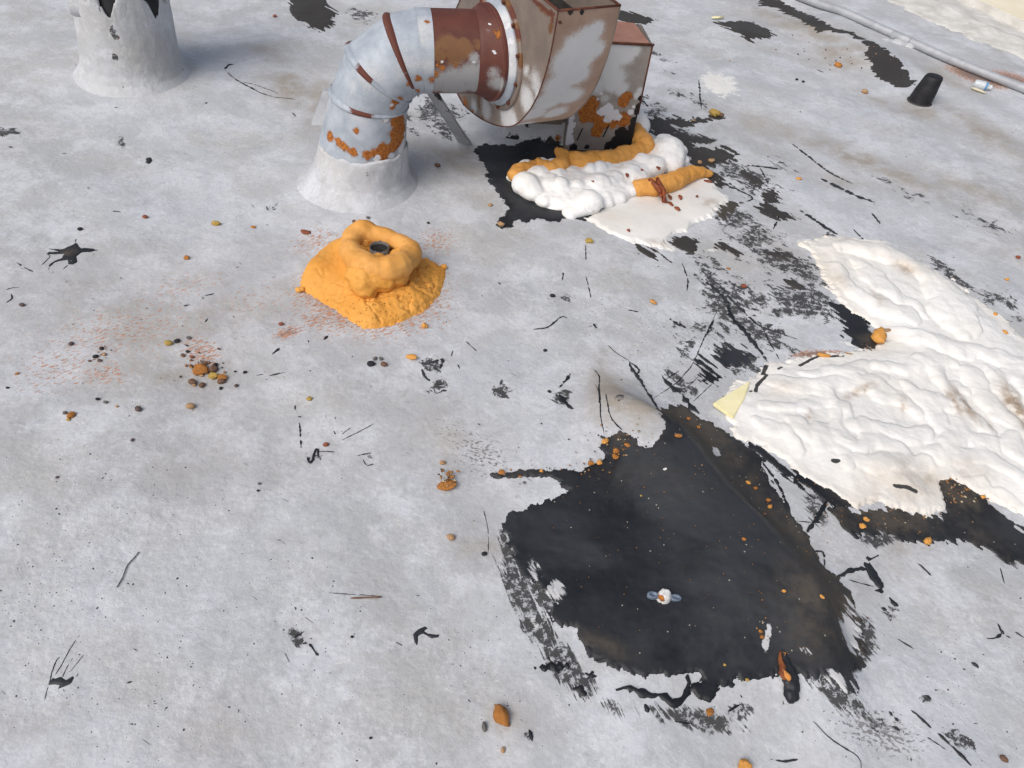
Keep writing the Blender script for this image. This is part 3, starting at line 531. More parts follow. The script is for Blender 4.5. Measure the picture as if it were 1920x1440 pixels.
patch([(1345, 390), (1365, 378), (1390, 380), (1375, 398), (1362, 412), (1345, 408)], 'brown-black tar mark at the far corner of the white coating', 0.005, 21, 'tar_dusty', [(1365, 395, 30, 20, 0, .8)], streaks=((ANG_A, 6, 50, .02, ALLW),))
patch([(1425, 365), (1450, 355), (1468, 372), (1462, 384), (1440, 380)], 'small blotchy tar spot on the open roof beyond the white coating', 0.006, 22, 'tar_dusty', streaks=((ANG_A, 9, 50, .03, ALLW),))
patch(cl([(485, 235), (492, 260), (520, 295), (560, 290), (635, 305), (590, 315), (530, 320), (490, 345), (500, 380), (470, 400), (440, 395), (435, 370), (380, 375), (345, 390), (310, 430), (315, 400), (350, 375), (400, 355), (410, 330), (300, 333), (310, 318), (380, 315), (305, 293), (400, 300), (440, 280), (480, 265)]),
      'star-shaped dark tar splat alone on the clean roof', 0.003, 23, rough=((60, .002),), name='tar_splat', group='tar splats', dirt=[(130, 475, 14, 8, 0, 1.2)], thick=.0025)
patch(cm([(822, 690), (850, 662), (890, 643), (914, 653), (884, 670), (905, 683), (972, 690), (965, 706), (930, 713), (880, 684), (852, 697), (847, 752), (833, 735)]), 'black tar splat shaped like a bird in flight', 0.0025, 24, rough=((60, .001),), name='tar_splat', group='tar splats', thick=.0025)
patch(cbl([(345, 850), (350, 825), (375, 800), (390, 805), (430, 790), (450, 800), (470, 815), (520, 785), (530, 800), (505, 840), (440, 870), (410, 880), (425, 850), (380, 845)]), 'spider-like tar splat with long thin legs', 0.0022, 25, rough=((80, .001),), name='tar_splat', group='tar splats', thick=.002)
patch([(1148, 262), (1205, 215)] and [(1010, 1172 + 80), (1030, 1235), (1052, 1240), (1062, 1252), (1050, 1262), (1020, 1262)], 'rough black tar blot in the brush marks beside the large patch', 0.003, 26, name='tar_splat', group='tar splats', streaks=((ANG_B, 9, 80, .012, ALLW),))
patch([(1075, 1292), (1085, 1283), (1100, 1290), (1095, 1302), (1080, 1300)], 'small round tar blot at the end of the brush marks', 0.003, 27, name='tar_splat', group='tar splats')
patch([(1098, 1262), (1112, 1255), (1120, 1268), (1110, 1278), (1100, 1274)], 'lone tar blot between the brush marks and the curled drip', 0.003, 28, name='tar_splat', group='tar splats')
patch([(275, 296), (283, 294), (286, 302), (279, 308), (273, 305)], 'tiny jet black tar spot in front of the vent stack', 0.003, 29, name='tar_splat', group='tar splats', rough=((60, .002),))

# thin runs and strings of tar
def drips():
    items = []
    def add(pts, w): items.append((pts, w))
    for pts, w in (([(935, 1105), (990, 1170), (1060, 1220), (1110, 1290), (1200, 1365)], 40), ([(530, 870), (600, 930), (690, 985)], 6), ([(690, 990), (720, 1060), (770, 1130), (830, 1230), (905, 1340)], 26), ([(700, 1000), (760, 1050), (740, 1090)], 16), ([(640, 985), (690, 985)], 12),
                   ([(870, 1250), (1010, 1160), (1090, 1080), (1150, 1000), (1240, 800), (1330, 610)], 8), ([(1010, 1160), (1080, 1190), (1190, 1100)], 6), ([(1210, 400), (1300, 460), (1390, 570), (1430, 680), (1520, 770), (1600, 880), (1690, 990)], 34), ([(1330, 430), (1420, 540), (1560, 680), (1650, 745), (1780, 790), (1900, 830)], 16), ([(1650, 745), (1690, 830), (1770, 975)], 10), ([(1300, 690), (1250, 800)], 12), ([(1690, 1000), (1650, 1070)], 26), ([(1690, 1095), (1640, 1140), (1600, 1170), (1615, 1205)], 20),
                   ([(1070, 280), (1110, 400), (1105, 490)], 9), ([(220, 335), (205, 410)], 10), ([(380, 380), (415, 530)], 9), ([(375, 150), (378, 260)], 8), ([(0, 760), (110, 740), (200, 670), (245, 680)], 14), ([(430, 720), (460, 755)], 14), ([(980, 680), (1060, 740)], 22), ([(1050, 720), (1110, 760)], 26), ([(190, 1180), (270, 1080)], 24), ([(180, 1230), (240, 1300), (290, 1330)], 44), ([(1150, 1280), (1290, 1150)], 6), ([(950, 1120), (1060, 1050)], 6), ([(680, 620), (760, 635)], 10), ([(1250, 400), (1320, 340)], 6), ([(1480, 1240), (1500, 1360)], 5), ([(440, 1150), (470, 1200), (480, 1380)], 5), ([(430, 1040), (475, 1100), (470, 1190), (475, 1300)], 9)):
        add(c7b(pts), w * .26)
    for pts, w in (([(645, 1258), (690, 1242), (760, 1268), (830, 1280), (885, 1305), (915, 1285), (935, 1240), (940, 1190)], 34), ([(760, 1310), (775, 1345)], 22), ([(1505, 480), (1470, 540), (1425, 605)], 18), ([(1550, 790), (1600, 765), (1665, 755)], 18), ([(1660, 730), (1690, 780), (1730, 840)], 30), ([(1445, 685), (1490, 690), (1495, 750)], 10), ([(1240, 320), (1300, 400), (1340, 490), (1365, 560)], 12), ([(1235, 335), (1290, 410)], 8), ([(100, 510), (120, 600), (120, 700)], 3), ([(1590, 800), (1700, 830)], 5), ([(1380, 400), (1440, 460), (1490, 480)], 6), ([(1365, 560), (1500, 570)], 4), ([(880, 1380), (960, 1390)], 8), ([(1100, 1340), (1150, 1310)], 10), ([(575, 0), (580, 120), (595, 200)], 4), ([(600, 40), (620, 130), (670, 190)], 5), ([(1680, 720), (1720, 700)], 8), ([(1740, 920), (1760, 940)], 12)):
        add(c6(pts), w * .4585)
    for pts, w in (([(345, 855), (330, 900), (317, 965)], 4), ([(350, 840), (375, 740), (405, 670), (432, 652)], 8), ([(375, 805), (430, 720), (500, 590), (570, 490)], 5), ([(440, 800), (480, 720), (520, 650)], 6), ([(495, 760), (560, 680), (615, 608)], 5), ([(490, 755), (510, 770)], 14), ([(445, 870), (460, 910)], 6), ([(465, 950), (482, 938)], 14), ([(540, 800), (560, 760)], 5), ([(940, 590), (975, 610)], 12), ([(900, 838), (940, 825)], 10), ([(1080, 985), (1125, 982)], 8), ([(1165, 1030), (1200, 1000)], 8)):
        add(cbl(pts), w * .264)
    for pts, w in (([(480, 250), (490, 235)], 8), ([(300, 330), (320, 350), (265, 405)], 5), ([(440, 400), (400, 432)], 5), ([(40, 560), (100, 545), (155, 548)], 8), ([(70, 585), (75, 620), (35, 645)], 9), ([(1290, 605), (1380, 585)], 9), ([(1180, 665), (1225, 655)], 9), ([(1320, 770), (1335, 745)], 14), ([(1750, 970), (1800, 935)], 14), ([(1730, 1115), (1800, 1095)], 10), ([(720, 55), (780, 60)], 6), ([(110, 385), (160, 420), (215, 445)], 8), ([(1180, 910), (1215, 925)], 8), ([(1640, 1110), (1700, 1104)], 6)):
        add(cl(pts), w * .29)
    for pts, w in (([(545, 25), (510, 70)], 22), ([(325, 690), (340, 880)], 12), ([(295, 560), (290, 600)], 8), ([(305, 640), (350, 650)], 8), ([(650, 820), (750, 770), (890, 695)], 7), ([(640, 780), (710, 730)], 8), ([(375, 920), (410, 990), (450, 890), (480, 970)], 22), ([(450, 905), (600, 912)], 8), ([(1240, 290), (1270, 350), (1310, 380)], 22), ([(1300, 245), (1400, 220), (1380, 290)], 24), ([(1330, 280), (1390, 310)], 18), ([(1330, 405), (1390, 405)], 14), ([(1390, 455), (1430, 450)], 28), ([(1330, 430), (1350, 470), (1400, 455)], 10), ([(1465, 195), (1475, 150)], 12), ([(1575, 80), (1655, 155)], 7), ([(1510, 250), (1530, 290)], 9), ([(120, 180), (180, 140)], 10), ([(100, 340), (215, 315)], 9), ([(755, 940), (870, 915)], 9), ([(800, 960), (830, 1010), (890, 1000)], 7), ([(520, 640), (530, 665)], 14), ([(590, 640), (600, 670)], 6)):
        add(cmid(pts), w * .25)
    for pts, w in (([(345, 455), (645, 475)], 4), ([(205, 745), (235, 740), (290, 810)], 16), ([(720, 730), (770, 755)], 6), ([(100, 790), (130, 850)], 4), ([(1475, 1225), (1495, 1290)], 20), ([(140, 715), (230, 660)], 6)):
        add(cm(pts), w * .33)
    c1 = crop(1300, 1080, .33)
    for pts, w in (([(1130, 790), (1150, 830), (1185, 855)], 12), ([(1150, 835), (1110, 858), (1080, 855)], 10), ([(1205, 825), (1250, 855)], 9), ([(545, 490), (560, 540), (600, 600)], 30), ([(640, 675), (680, 715)], 22), ([(605, 720), (630, 730)], 16), ([(425, 580), (480, 545), (550, 548)], 16), ([(770, 520), (830, 575)], 10), ([(1140, 540), (1160, 610)], 6), ([(300, 1230), (380, 1310), (500, 1390), (515, 1440)], 6), ([(640, 1185), (685, 1230)], 14), ([(655, 1250), (690, 1270)], 20), ([(740, 1180), (830, 1260)], 14), ([(860, 1285), (930, 1350), (1010, 1430)], 14), ([(810, 1300), (900, 1360)], 6), ([(1010, 965), (1045, 990)], 12), ([(800, 1110), (830, 1130)], 26), ([(575, 640), (615, 645)], 20), ([(680, 860), (760, 910)], 6), ([(100, 1400), (160, 1410), (230, 1400)], 10), ([(355, 240), (310, 330), (270, 380)], 18)):
        add(c6b(pts), w * .417)
    c0 = crop(0, 0, .29167)
    for pts, w in (([(1445, 450), (1530, 520), (1660, 590), (1760, 625)], 9), ([(1445, 445), (1470, 420), (1500, 414)], 14), ([(1530, 525), (1640, 545), (1790, 600)], 4), ([(1310, 672), (1335, 660)], 14), ([(1760, 625), (1900, 640)], 5), ([(1880, 725), (1900, 750)], 6), ([(465, 98), (485, 98)], 12), ([(400, 990), (430, 985)], 12), ([(55, 945), (82, 948)], 14), ([(20, 850), (130, 858)], 14)):
        add(c0(pts), w * .29)
    # scratches right of the blower and small marks on the far roof
    for pts, w in (([(1485, 270), (1550, 320), (1600, 345)], 4), ([(1540, 335), (1600, 365), (1640, 380)], 8), ([(1500, 395), (1545, 425), (1570, 440)], 8), ([(1425, 315), (1440, 345)], 3), ([(1465, 395), (1450, 430)], 3), ([(1370, 350), (1410, 370), (1400, 378)], 4), ([(1310, 150), (1315, 205)], 3), ([(1260, 215), (1285, 225)], 4), ([(1635, 400), (1650, 420)], 4), ([(1200, 185), (1215, 200)], 6), ([(1400, 310), (1465, 318)], 4), ([(1600, 430), (1640, 470)], 3), ([(1240, 385), (1300, 400)], 0.1)):
        add(pts, w)
    # random flecks
    r = random.Random(5)
    for k in range(60):
        cx, cy, sx, sy = r.choice([(1420, 560, 130, 90), (1300, 600, 120, 90), (1420, 330, 110, 70), (1650, 1370, 130, 45), (1000, 600, 200, 90), (820, 820, 160, 90), (1700, 1120, 120, 120), (1600, 350, 230, 120), (400, 400, 350, 220), (250, 1150, 250, 220), (700, 1200, 200, 160), (1700, 230, 180, 60), (1560, 1300, 90, 40), (1010, 1200, 70, 90)])
        x = r.gauss(cx, sx); y = r.gauss(cy, sy); a = r.gauss(0.5, 0.5); L = abs(r.gauss(0, 4)) + 1.5; w = r.uniform(.9, 2.6)
        if 0 < x < 1930 and 5 < y < 1440: add([(x, y), (x + L * math.cos(a) * .6, y + L * math.sin(a) * .6 + r.uniform(-1, 1)), (x + L * math.cos(a), y + L * math.sin(a))], w)
    VV = []; FF = []; off = 0; rr = random.Random(9)
    for pts, w in items:
        if w < 0.2: continue
        wp = [P(*q) for q in pts]; sc = ppm(wp[0]); r0 = w / sc / 2
        D, _ = dens([p for p in wp], [1] * len(wp), max(0.006, r0 * .8)); m = len(D)
        rs = []; ph = rr.random() * 50
        for i, p in enumerate(D):
            d = D[min(i + 1, m - 1)] - D[max(i - 1, 0)]; d[2] = 0; d /= np.linalg.norm(d) + 1e-9; u = np.array([-d[1], d[0], 0])
            t = i / max(1, m - 1); e = min(1, 4 * min(t, 1 - t) + 0.25)
            k = r0 * e * (1 + 0.8 * float(perlin(i * 0.43 + ph, ph, 3)) + 0.6 * float(perlin(i * 1.1 + ph, ph, 6)))
            if float(perlin(i * .31 + ph, 3.1, 12)) < -.42 and r0 > .0018: k = 0.0003
            k = max(k, 0.0003); hgt = min(0.003, k * .6) + (.0008 if k > .0004 else -.001)
            z0 = float(roof_z(p[0], p[1])); q = np.array([p[0], p[1], z0])
            j = u * r0 * .5 * float(perlin(i * .5 + ph, 7.7, 8))
            k2 = k * (1 + .5 * float(perlin(i * 1.3 + ph, 9.2, 2)))
            rs.append([q + j - u * k2 - [0, 0, .002], q + j - u * k2 * .7 + [0, 0, hgt * .8], q + j + [0, 0, hgt], q + j + u * k * .7 + [0, 0, hgt * .8], q + j + u * k - [0, 0, .002]])
        R = np.array(rs); n = 5; VV.append(R.reshape(-1, 3))
        for i in range(m - 1):
            for j in range(n - 1):
                a = off + i * n + j; FF.append((a, a + 1, a + 1 + n, a + n))
        off += m * n
    me = mesh_np('tar_drips', np.concatenate(VV), np.array(FF))
    tag(link('tar_drips', me, M['tar']), 'thin black tar runs, strings and flecks scattered over the silver roof', 'tar drips', kind='stuff')
drips()

# ------------------------------------------------------------------ white coating and the white foam field
def wc_attrs(x, y, s): return {'stain': field(x, y, [(1250, 380, 60, 30, 0, .35), (1180, 420, 60, 20, 10, .4), (1340, 440, 30, 20, 0, .5), (1150, 410, 50, 14, 20, .5)]), 'dirt': field(x, y, [(1330, 385, 20, 10, 0, .5), (1240, 460, 40, 6, 10, .4)])}
o = sheet('white_coating', [c3([(800, 790), (900, 740), (960, 650), (1100, 560), (1300, 540), (1450, 500), (1600, 530), (1650, 560), (1640, 600), (1750, 650), (1740, 690), (1650, 740), (1600, 790), (1500, 830), (1480, 880), (1400, 880), (1350, 930), (1340, 1000), (1300, 990), (1180, 960), (1060, 920), (950, 870), (860, 820)])],
          M['white'], 0.004, 0.0085, 0.6, ((40, .004), (14, .012)), ((ANG_A, 12, 60, .02, [(1350, 410, 40, 40, 0, 1), (1260, 470, 60, 16, 10, 1)]),), attrs=wc_attrs, seed=31)
tag(o, 'thin spill of cream-white coating in front of the foam pile', 'roof coating')

FIELD = [(1345, 765), (1352, 748), (1370, 728), (1420, 702), (1440, 682), (1500, 672), (1560, 662), (1640, 655), (1662, 640), (1640, 615), (1600, 590), (1565, 560), (1545, 530), (1532, 495), (1522, 478), (1500, 458), (1545, 442), (1600, 445), (1660, 455), (1720, 490), (1790, 530), (1850, 575), (1920, 635), (2010, 690), (2060, 760), (2060, 960), (1990, 1010), (1920, 975), (1880, 950), (1830, 928), (1790, 905), (1750, 900), (1768, 935), (1772, 955), (1745, 968), (1700, 962), (1650, 942), (1600, 948), (1560, 928), (1500, 892), (1450, 852), (1380, 815)]
BEADS = [([(1000, 110), (1150, 130), (1300, 160), (1450, 270), (1560, 400), (1580, 520)], 95), ([(900, 210), (1000, 330), (1150, 430), (1300, 480)], 60), ([(1050, 220), (1150, 300), (1280, 400), (1380, 460)], 60), ([(1250, 575), (1330, 610), (1420, 600)], 62), ([(1350, 600), (1600, 640), (1800, 700), (1990, 780)], 85), ([(600, 830), (800, 870), (1000, 850), (1150, 820)], 55), ([(560, 950), (700, 960), (850, 920), (980, 960)], 48), ([(700, 1050), (800, 1100), (900, 1080)], 48), ([(520, 1040), (640, 1080), (720, 1180)], 42), ([(1060, 1060), (1200, 1080), (1400, 1090)], 64), ([(1100, 1150), (1250, 1170)], 62), ([(1050, 1250), (1200, 1260), (1400, 1220)], 55), ([(1450, 780), (1550, 900), (1700, 1080)], 60), ([(1300, 850), (1400, 950), (1500, 1080), (1600, 1150)], 46), ([(1620, 760), (1730, 900), (1790, 1000), (1900, 1120)], 52), ([(1750, 780), (1880, 960), (1990, 1080)], 48), ([(1900, 800), (2050, 1000)], 55), ([(850, 1150), (950, 1180), (980, 1260)], 46), ([(1180, 760), (1350, 740), (1500, 720)], 60), ([(1150, 900), (1280, 920), (1350, 990)], 42), ([(1450, 1180), (1600, 1230), (1800, 1260)], 45), ([(1600, 1330), (1750, 1380), (1900, 1480)], 40), ([(1000, 980), (1030, 1060), (1000, 1100)], 34), ([(800, 790), (950, 780), (1080, 740)], 48), ([(1850, 1150), (1990, 1290)], 55), ([(1700, 1180), (1850, 1300), (1990, 1420)], 42)]
_beads = [([p[:2] for p in W(c5(b), .03)], r * .354 / ppm(P(*c5(b)[0]))) for b, r in BEADS]
_rw = random.Random(3); _fw = [P(*q)[:2] for q in FIELD]
for k in range(12):
    x, y = _rw.uniform(1420, 1950), _rw.uniform(680, 930); a = _rw.gauss(0.75, 0.5); L = _rw.uniform(25, 80)
    pts = [(x, y), (x + L * .5 * math.cos(a) + _rw.uniform(-8, 8), y + L * .5 * math.sin(a) + _rw.uniform(-8, 8)), (x + L * math.cos(a), y + L * math.sin(a))]
    _beads.append(([p[:2] for p in W(pts, .03)], _rw.uniform(.02, .04)))
def field_extra(x, y, f, s):
    h = 0.016 * sstep(.01, .12, s) + 0.005 * fbm(x * 6, y * 6, 12, 3) * sstep(0, .08, s)
    wx = x + 0.03 * fbm(x * 7, y * 7, 21, 3); wy = y + 0.03 * fbm(x * 7, y * 7, 27, 3); top = np.zeros_like(x)
    for pts, r in _beads:
        d = seg_dist(wx, wy, pts); b = np.sqrt(np.clip(1 - (d / r) ** 2, 0, 1)) * r * .30; top = np.maximum(top, b) + 0.25 * np.minimum(top, b)
    return h + np.minimum(top, .05) * sstep(.005, .07, s) + (0.0016 * fbm(x * 24, y * 24, 14, 3) + .0004 * fbm(x * 80, y * 80, 3, 2)) * sstep(0, .03, s)
GROOVE = [(1608, 742, 30, 7, -20, 0.75), (1690, 515, 24, 9, 25, 0.68), (1800, 770, 10, 44, -38, 0.83), (1780, 765, 8, 34, -35, 0.75), (1890, 770, 14, 44, -32, 0.98), (1906, 800, 10, 26, -35, 0.83), (1513, 790, 9, 8, 0, 0.68), (1688, 768, 6, 16, -10, 0.60), (1850, 810, 6, 16, -30, 0.52), (1640, 955, 60, 16, 0, 0.26), (1700, 925, 60, 30, 0, 0.34), (1820, 885, 40, 20, 30, 0.26), (1460, 735, 30, 16, 0, 0.22), (1690, 890, 40, 40, 0, 0.26), (1570, 535, 12, 22, -40, 0.38), (1640, 570, 10, 24, -40, 0.38), (1740, 905, 14, 14, 0, 0.52), (1800, 890, 30, 10, 40, 0.30)]
def field_attrs(x, y, s):
    e = edge_d(x, y)
    return {'dirt': np.maximum(field(x, y, GROOVE), 0.0), 'stain': np.clip(np.maximum(1 - s / 0.06, 0) * .45 * (1 - gauss(x, y, 1400, 850, 120, 60, 30, .6)) + field(x, y, [(1670, 910, 70, 36, 10, .7), (1480, 740, 60, 24, 0, .25), (1700, 760, 200, 100, 0, .15), (1560, 500, 60, 40, 30, .5), (1640, 480, 120, 16, 25, .4)]), 0, 1), 'tar': e}
_cracks = [(c5([(500, 885), (508, 850), (545, 812), (560, 795), (540, 788), (562, 740)]), .0055), (c5([(735, 745), (780, 720), (835, 690), (900, 695), (965, 690)]), .005), (c5([(620, 765), (640, 752)]), .004), (c5([(905, 1264), (925, 1266)]), .007), (c5([(1235, 1388), (1300, 1400), (1345, 1415)]), .006), (c5([(470, 885), (480, 880)]), .003)]
def edge_d(x, y):
    e = np.zeros_like(x)
    for pts, w in _cracks: e = np.maximum(e, 1.0 - 0.5 * seg_dist(x, y, [p[:2] for p in W(pts, .015)]) / w)
    return np.clip(e, 0, 1)
o = sheet('white_foam_field', [FIELD], M['white'], 0.0042, 0.009, 0.7, ((12, .014), (45, .007), (120, .004)), ((ANG_A, 14, 60, .03, [(1560, 480, 60, 60, 0, 1), (1400, 800, 80, 30, 35, .5), (1820, 560, 100, 30, 35, .8), (1500, 680, 120, 24, 0, .6)]),), extra=field_extra, attrs=field_attrs, seed=41)
tag(o, 'wide lumpy field of sprayed foam under a wrinkled white coating', 'foam')

# ------------------------------------------------------------------ exhaust blower with its elbow duct
def put_blobs(o, spec, vis=True):
    """paint masks on a mesh: spec {attr: [(px, py, radius_m, amp)]}; each mark is fixed on the surface at the place it has there"""
    me = o.data; co = coords(me); mw = np.array(o.matrix_world); wc = co @ mw[:3, :3].T + mw[:3, 3]
    no = np.empty(len(co) * 3, np.float32); me.vertices.foreach_get('normal', no); no = no.reshape(-1, 3) @ mw[:3, :3].T
    v = wc - CAM; k = v @ FW; px = 960 + FPX * (v @ RT) / k; py = 720 - FPX * (v @ UP) / k
    facing = (np.einsum('ij,ij->i', no, v) < 0)
    for nm, lst in spec.items():
        f = np.zeros(len(co))
        for q in lst:
            cost = np.hypot(px - q[0], py - q[1]) + np.where(facing, 0, 1e4); c = wc[np.argmin(cost)]
            f = np.maximum(f, q[3] * np.exp(-((np.linalg.norm(wc - c, axis=1) / q[2]) ** 2)))
        attr(me, nm, f)
def fine_loft(rings, sub):
    out = []
    for i in range(len(rings) - 1):
        for k in range(sub): out.append(rings[i] + (rings[i + 1] - rings[i]) * (k / sub))
    out.append(rings[-1]); return out
def solidify_ring(rings): return rings

phi = math.radians(15); A15 = np.array([math.cos(phi), math.sin(phi), 0]); ZU = np.array([0, 0, 1.0]); B15 = np.cross(A15, ZU)
LEAN = math.radians(9); D0 = math.sin(LEAN) * A15 + math.cos(LEAN) * ZU; N0 = math.cos(LEAN) * A15 - math.sin(LEAN) * ZU
base = P(675, 329); base0 = base.copy(); RB = 0.20; RP = 0.136
s1 = base + D0 * 0.312; CC = s1 + N0 * RB
fan = empty('exhaust_blower', base); tag(fan, 'rusty exhaust blower with a segmented metal elbow duct bending down to the roof', 'blower')
def bend_ring(t, r, n=64):
    """ring at bend parameter t: 0 at the top of the riser, 1 where the bend ends along A15"""
    a = t * (math.pi / 2 - LEAN); c = CC - math.cos(a) * N0 * RB + math.sin(a) * D0 * RB
    u = CC - c; u /= np.linalg.norm(u); return ring(c, u, B15, r, n), c
E_END = bend_ring(1.0, RP)[1]
elbow = empty('duct_elbow', base); elbow.parent = fan; elbow.matrix_parent_inverse = fan.matrix_world.inverted()
bpy.context.view_layer.update()
# silver-coated boot that flares into the roof
rs = []
for z, r in ((-.05, .27), (-.03, .243), (-.012, .220), (.006, .200), (.035, .182), (.08, .172), (.115, .166), (.138, .1625), (.144, .156)):
    rg = ring(base + D0 * z, A15, np.cross(ZU, A15), r, 72)
    if z > .13: rg = rg + D0 * np.array([.010 * float(perlin(j * .45, 1.7, 9)) for j in range(72)])[:, None]
    if z > 0: rg = rg + 0.0035 * np.array([float(perlin(j * .6, z * 40, 3)) for j in range(72)])[:, None] * (rg - (base + D0 * z)) / r
    rs.append(rg)
V, F = loft(fine_loft(rs, 5)); V = V + (0.003 * noise3(V, 30, 3) + .0016 * noise3(V, 80, 5))[:, None] * np.array([.6, -.8, .3]); bt = link('boot', mesh_py('boot', V, F), M['roof'], fan)
# riser
rs = [ring(base + D0 * (.125 + .187 * k / 24), N0, B15, .160 - .023 * (k / 24) ** .8, 80) for k in range(25)]
V, F = loft(rs); V = V + (.004 * noise3(V, 10, 2) + .0015 * noise3(V, 26, 3))[:, None] * np.array([.5, -.8, .1]); riser = link('riser', mesh_py('riser', V, F), M['galv'], elbow)
put_blobs(riser, {'rust': [(750, 250, .04, 2.0), (748, 225, .03, 1.8), (745, 205, .022, 1.30), (748, 235, .03, 1.59), (742, 255, .03, 1.74), (738, 272, .025, 1.59), (720, 285, .03, 1.59), (690, 291, .018, 1.30), (660, 284, .016, 1.30), (635, 268, .016, 1.1), (617, 255, .018, 1.4), (671, 245, .011, 1.23), (725, 222, .012, 1.30), (700, 290, .015, 1.16), (645, 275, .016, 1.30)],
                  'white': [(726, 223, .012, 1.25), (752, 280, .022, 1.25), (755, 268, .016, 1.12), (735, 294, .016, 1.25), (705, 296, .014, 1.12), (758, 250, .012, 1.00), (762, 290, .02, 1.12)],
                  'silver': [(640, 170, .06, .55), (690, 175, .06, .5), (610, 200, .05, .6), (760, 215, .03, .6)]})
TS = [0.0, 0.36, 0.72, 0.93]
for i in range(3):
    r0, _ = bend_ring(TS[i], RP * 1.012, 80); r1, _ = bend_ring(TS[i + 1], RP * .997, 80)
    V, F = loft(fine_loft([r0, r1], 14)); V = V + (.0035 * noise3(V, 11, i + 2) + .0015 * noise3(V, 26, i))[:, None] * np.array([.5, -.7, .4]); g = link('gore', mesh_py('gore', V, F), M['galv'], elbow)
    put_blobs(g, {'rust': [(783, 148, .016, 1.0), (742, 196, .02, 1.0)] if i else [(742, 190, .02, 1.1), (736, 200, .015, 1.0)], 'silver': [(700, 140, .07, .55), (780, 120, .06, .5), (660, 160, .04, .45)], 'white': [(744, 108, .005, .9)] if i == 1 else [(735, 198, .012, .8)]})
for i, t in enumerate((0.0, 0.36, 0.72)):
    pr = []
    for dt, rr in ((-.030, RP * 1.0), (-.022, RP * 1.035), (-.008, RP * 1.055), (.006, RP * 1.05), (.020, RP * 1.02), (.03, RP * .995)):
        pr.append(bend_ring(t + dt, rr, 80)[0])
    V, F = loft(pr); s = link('seam', mesh_py('seam', V, F), M['galv'], elbow)
    put_blobs(s, {'maroon': {0: [(690, 175, .05, 1.0), (720, 185, .03, 1.0), (660, 160, .03, .9)], 1: [(690, 82, .05, 1.2), (715, 108, .04, 1.1), (740, 140, .03, .5), (675, 70, .04, 1.2)], 2: [(750, 28, .06, 1.3), (775, 60, .05, 1.3), (790, 100, .05, 1.2), (796, 140, .04, 1.2), (740, 24, .06, 1.2)]}[i]})
# plain collar where the elbow meets the painted pipe
r0, c0_ = bend_ring(.93, RP * 1.01, 80); rs = [r0]
for d in (0.0, .02): rs.append(ring(E_END + A15 * d, ZU, B15, RP * 1.006, 80))
# ring order: align start (bend_ring u points to the bend centre, i.e. downwards)
rs = [bend_ring(.93, RP * 1.01, 80)[0], bend_ring(1.0, RP * 1.012, 80)[0], bend_ring(1.0, RP * 1.012, 80)[0] + A15 * .018]
V, F = loft(fine_loft(rs, 5)); g = link('end_collar', mesh_py('end_collar', V, F), M['galv'], elbow)
put_blobs(g, {'silver': [(790, 60, .08, .6), (805, 120, .05, .6)], 'rust': [(812, 150, .02, .9), (800, 40, .012, .7)]})
# strap lying along the back of the riser
p0, p1 = P0(600, 232, .10), P0(620, 168, .20)
_d, _u, _v = frame(p1 - p0); _pl = []
for q, w in ((p0, .035), (p1, .028)):
    _pl.append([q - A15 * w - B15 * .012, q + A15 * w - B15 * .012, q + A15 * w + B15 * .012, q - A15 * w + B15 * .012])
V, F = loft(_pl, True, (True, True)); link('strap', mesh_py('strap', V, F), M['conduit'], fan, smooth=False)
# painted pipe
bl = empty_loc = E_END + A15 * .30
LP = 0.185
rs = [bend_ring(1.0, RP, 80)[0] + A15 * (.01 + (LP - .01) * k / 26) for k in range(27)]
V, F = loft(rs); V = V + (.0035 * noise3(V, 10, 5))[:, None] * np.array([.1, -.8, .5]); pipe = link('duct_pipe', mesh_py('duct_pipe', V, F), M['oxide'], fan)
put_blobs(pipe, {'brown': [(845, 85, .05, .85), (870, 90, .05, .85), (825, 100, .04, .8), (850, 105, .05, .8), (895, 85, .03, .8)],
                 'silver': [(825, 150, .05, .9), (850, 148, .055, 1.0), (880, 140, .05, 1.0), (905, 135, .045, 1.0), (890, 112, .025, .8), (850, 165, .06, 1.1), (900, 160, .06, 1.1), (820, 165, .04, .9)],
                 'rust': [(815, 140, .02, 1.0), (830, 128, .014, .8), (855, 123, .012, .75), (820, 122, .012, .8)], 'white': [(830, 118, .008, .8), (890, 115, .012, .75)]})
# blower housing: inlet plate traced on the plane square to the fan shaft
pb = math.radians(30); AB = np.array([math.cos(pb), math.sin(pb), 0]); BB = np.array([math.sin(pb), -math.cos(pb), 0])
CI = E_END + A15 * (LP + .055)
def on_plate(px, py): return ray_plane(px, py, CI + AB * .02, AB)
OUT = [(1047, 21), (1040, 62), (1031, 108), (1020, 148), (1006, 185), (988, 214), (966, 234), (942, 237), (915, 229), (890, 214), (870, 196), (857, 174), (848, 148), (842, 112), (842, 80), (846, 48), (855, 18), (868, -8), (890, -30)]
op = [on_plate(*q) for q in OUT]
top_z = op[0][2]; last = op[-1].copy(); back = last.copy(); back[2] = top_z + .0
op = [p for p in op] 
if op[-1][2] < top_z: op.append(back)
op = [np.array(p) for p in op]; od, _ = dens(op, [1] * len(op), .012)
od = np.array([p for p in od if p[2] <= top_z + 1e-6] + [])
WID = .215
cen = od.mean(0); cen[2] = min(cen[2], CI[2])
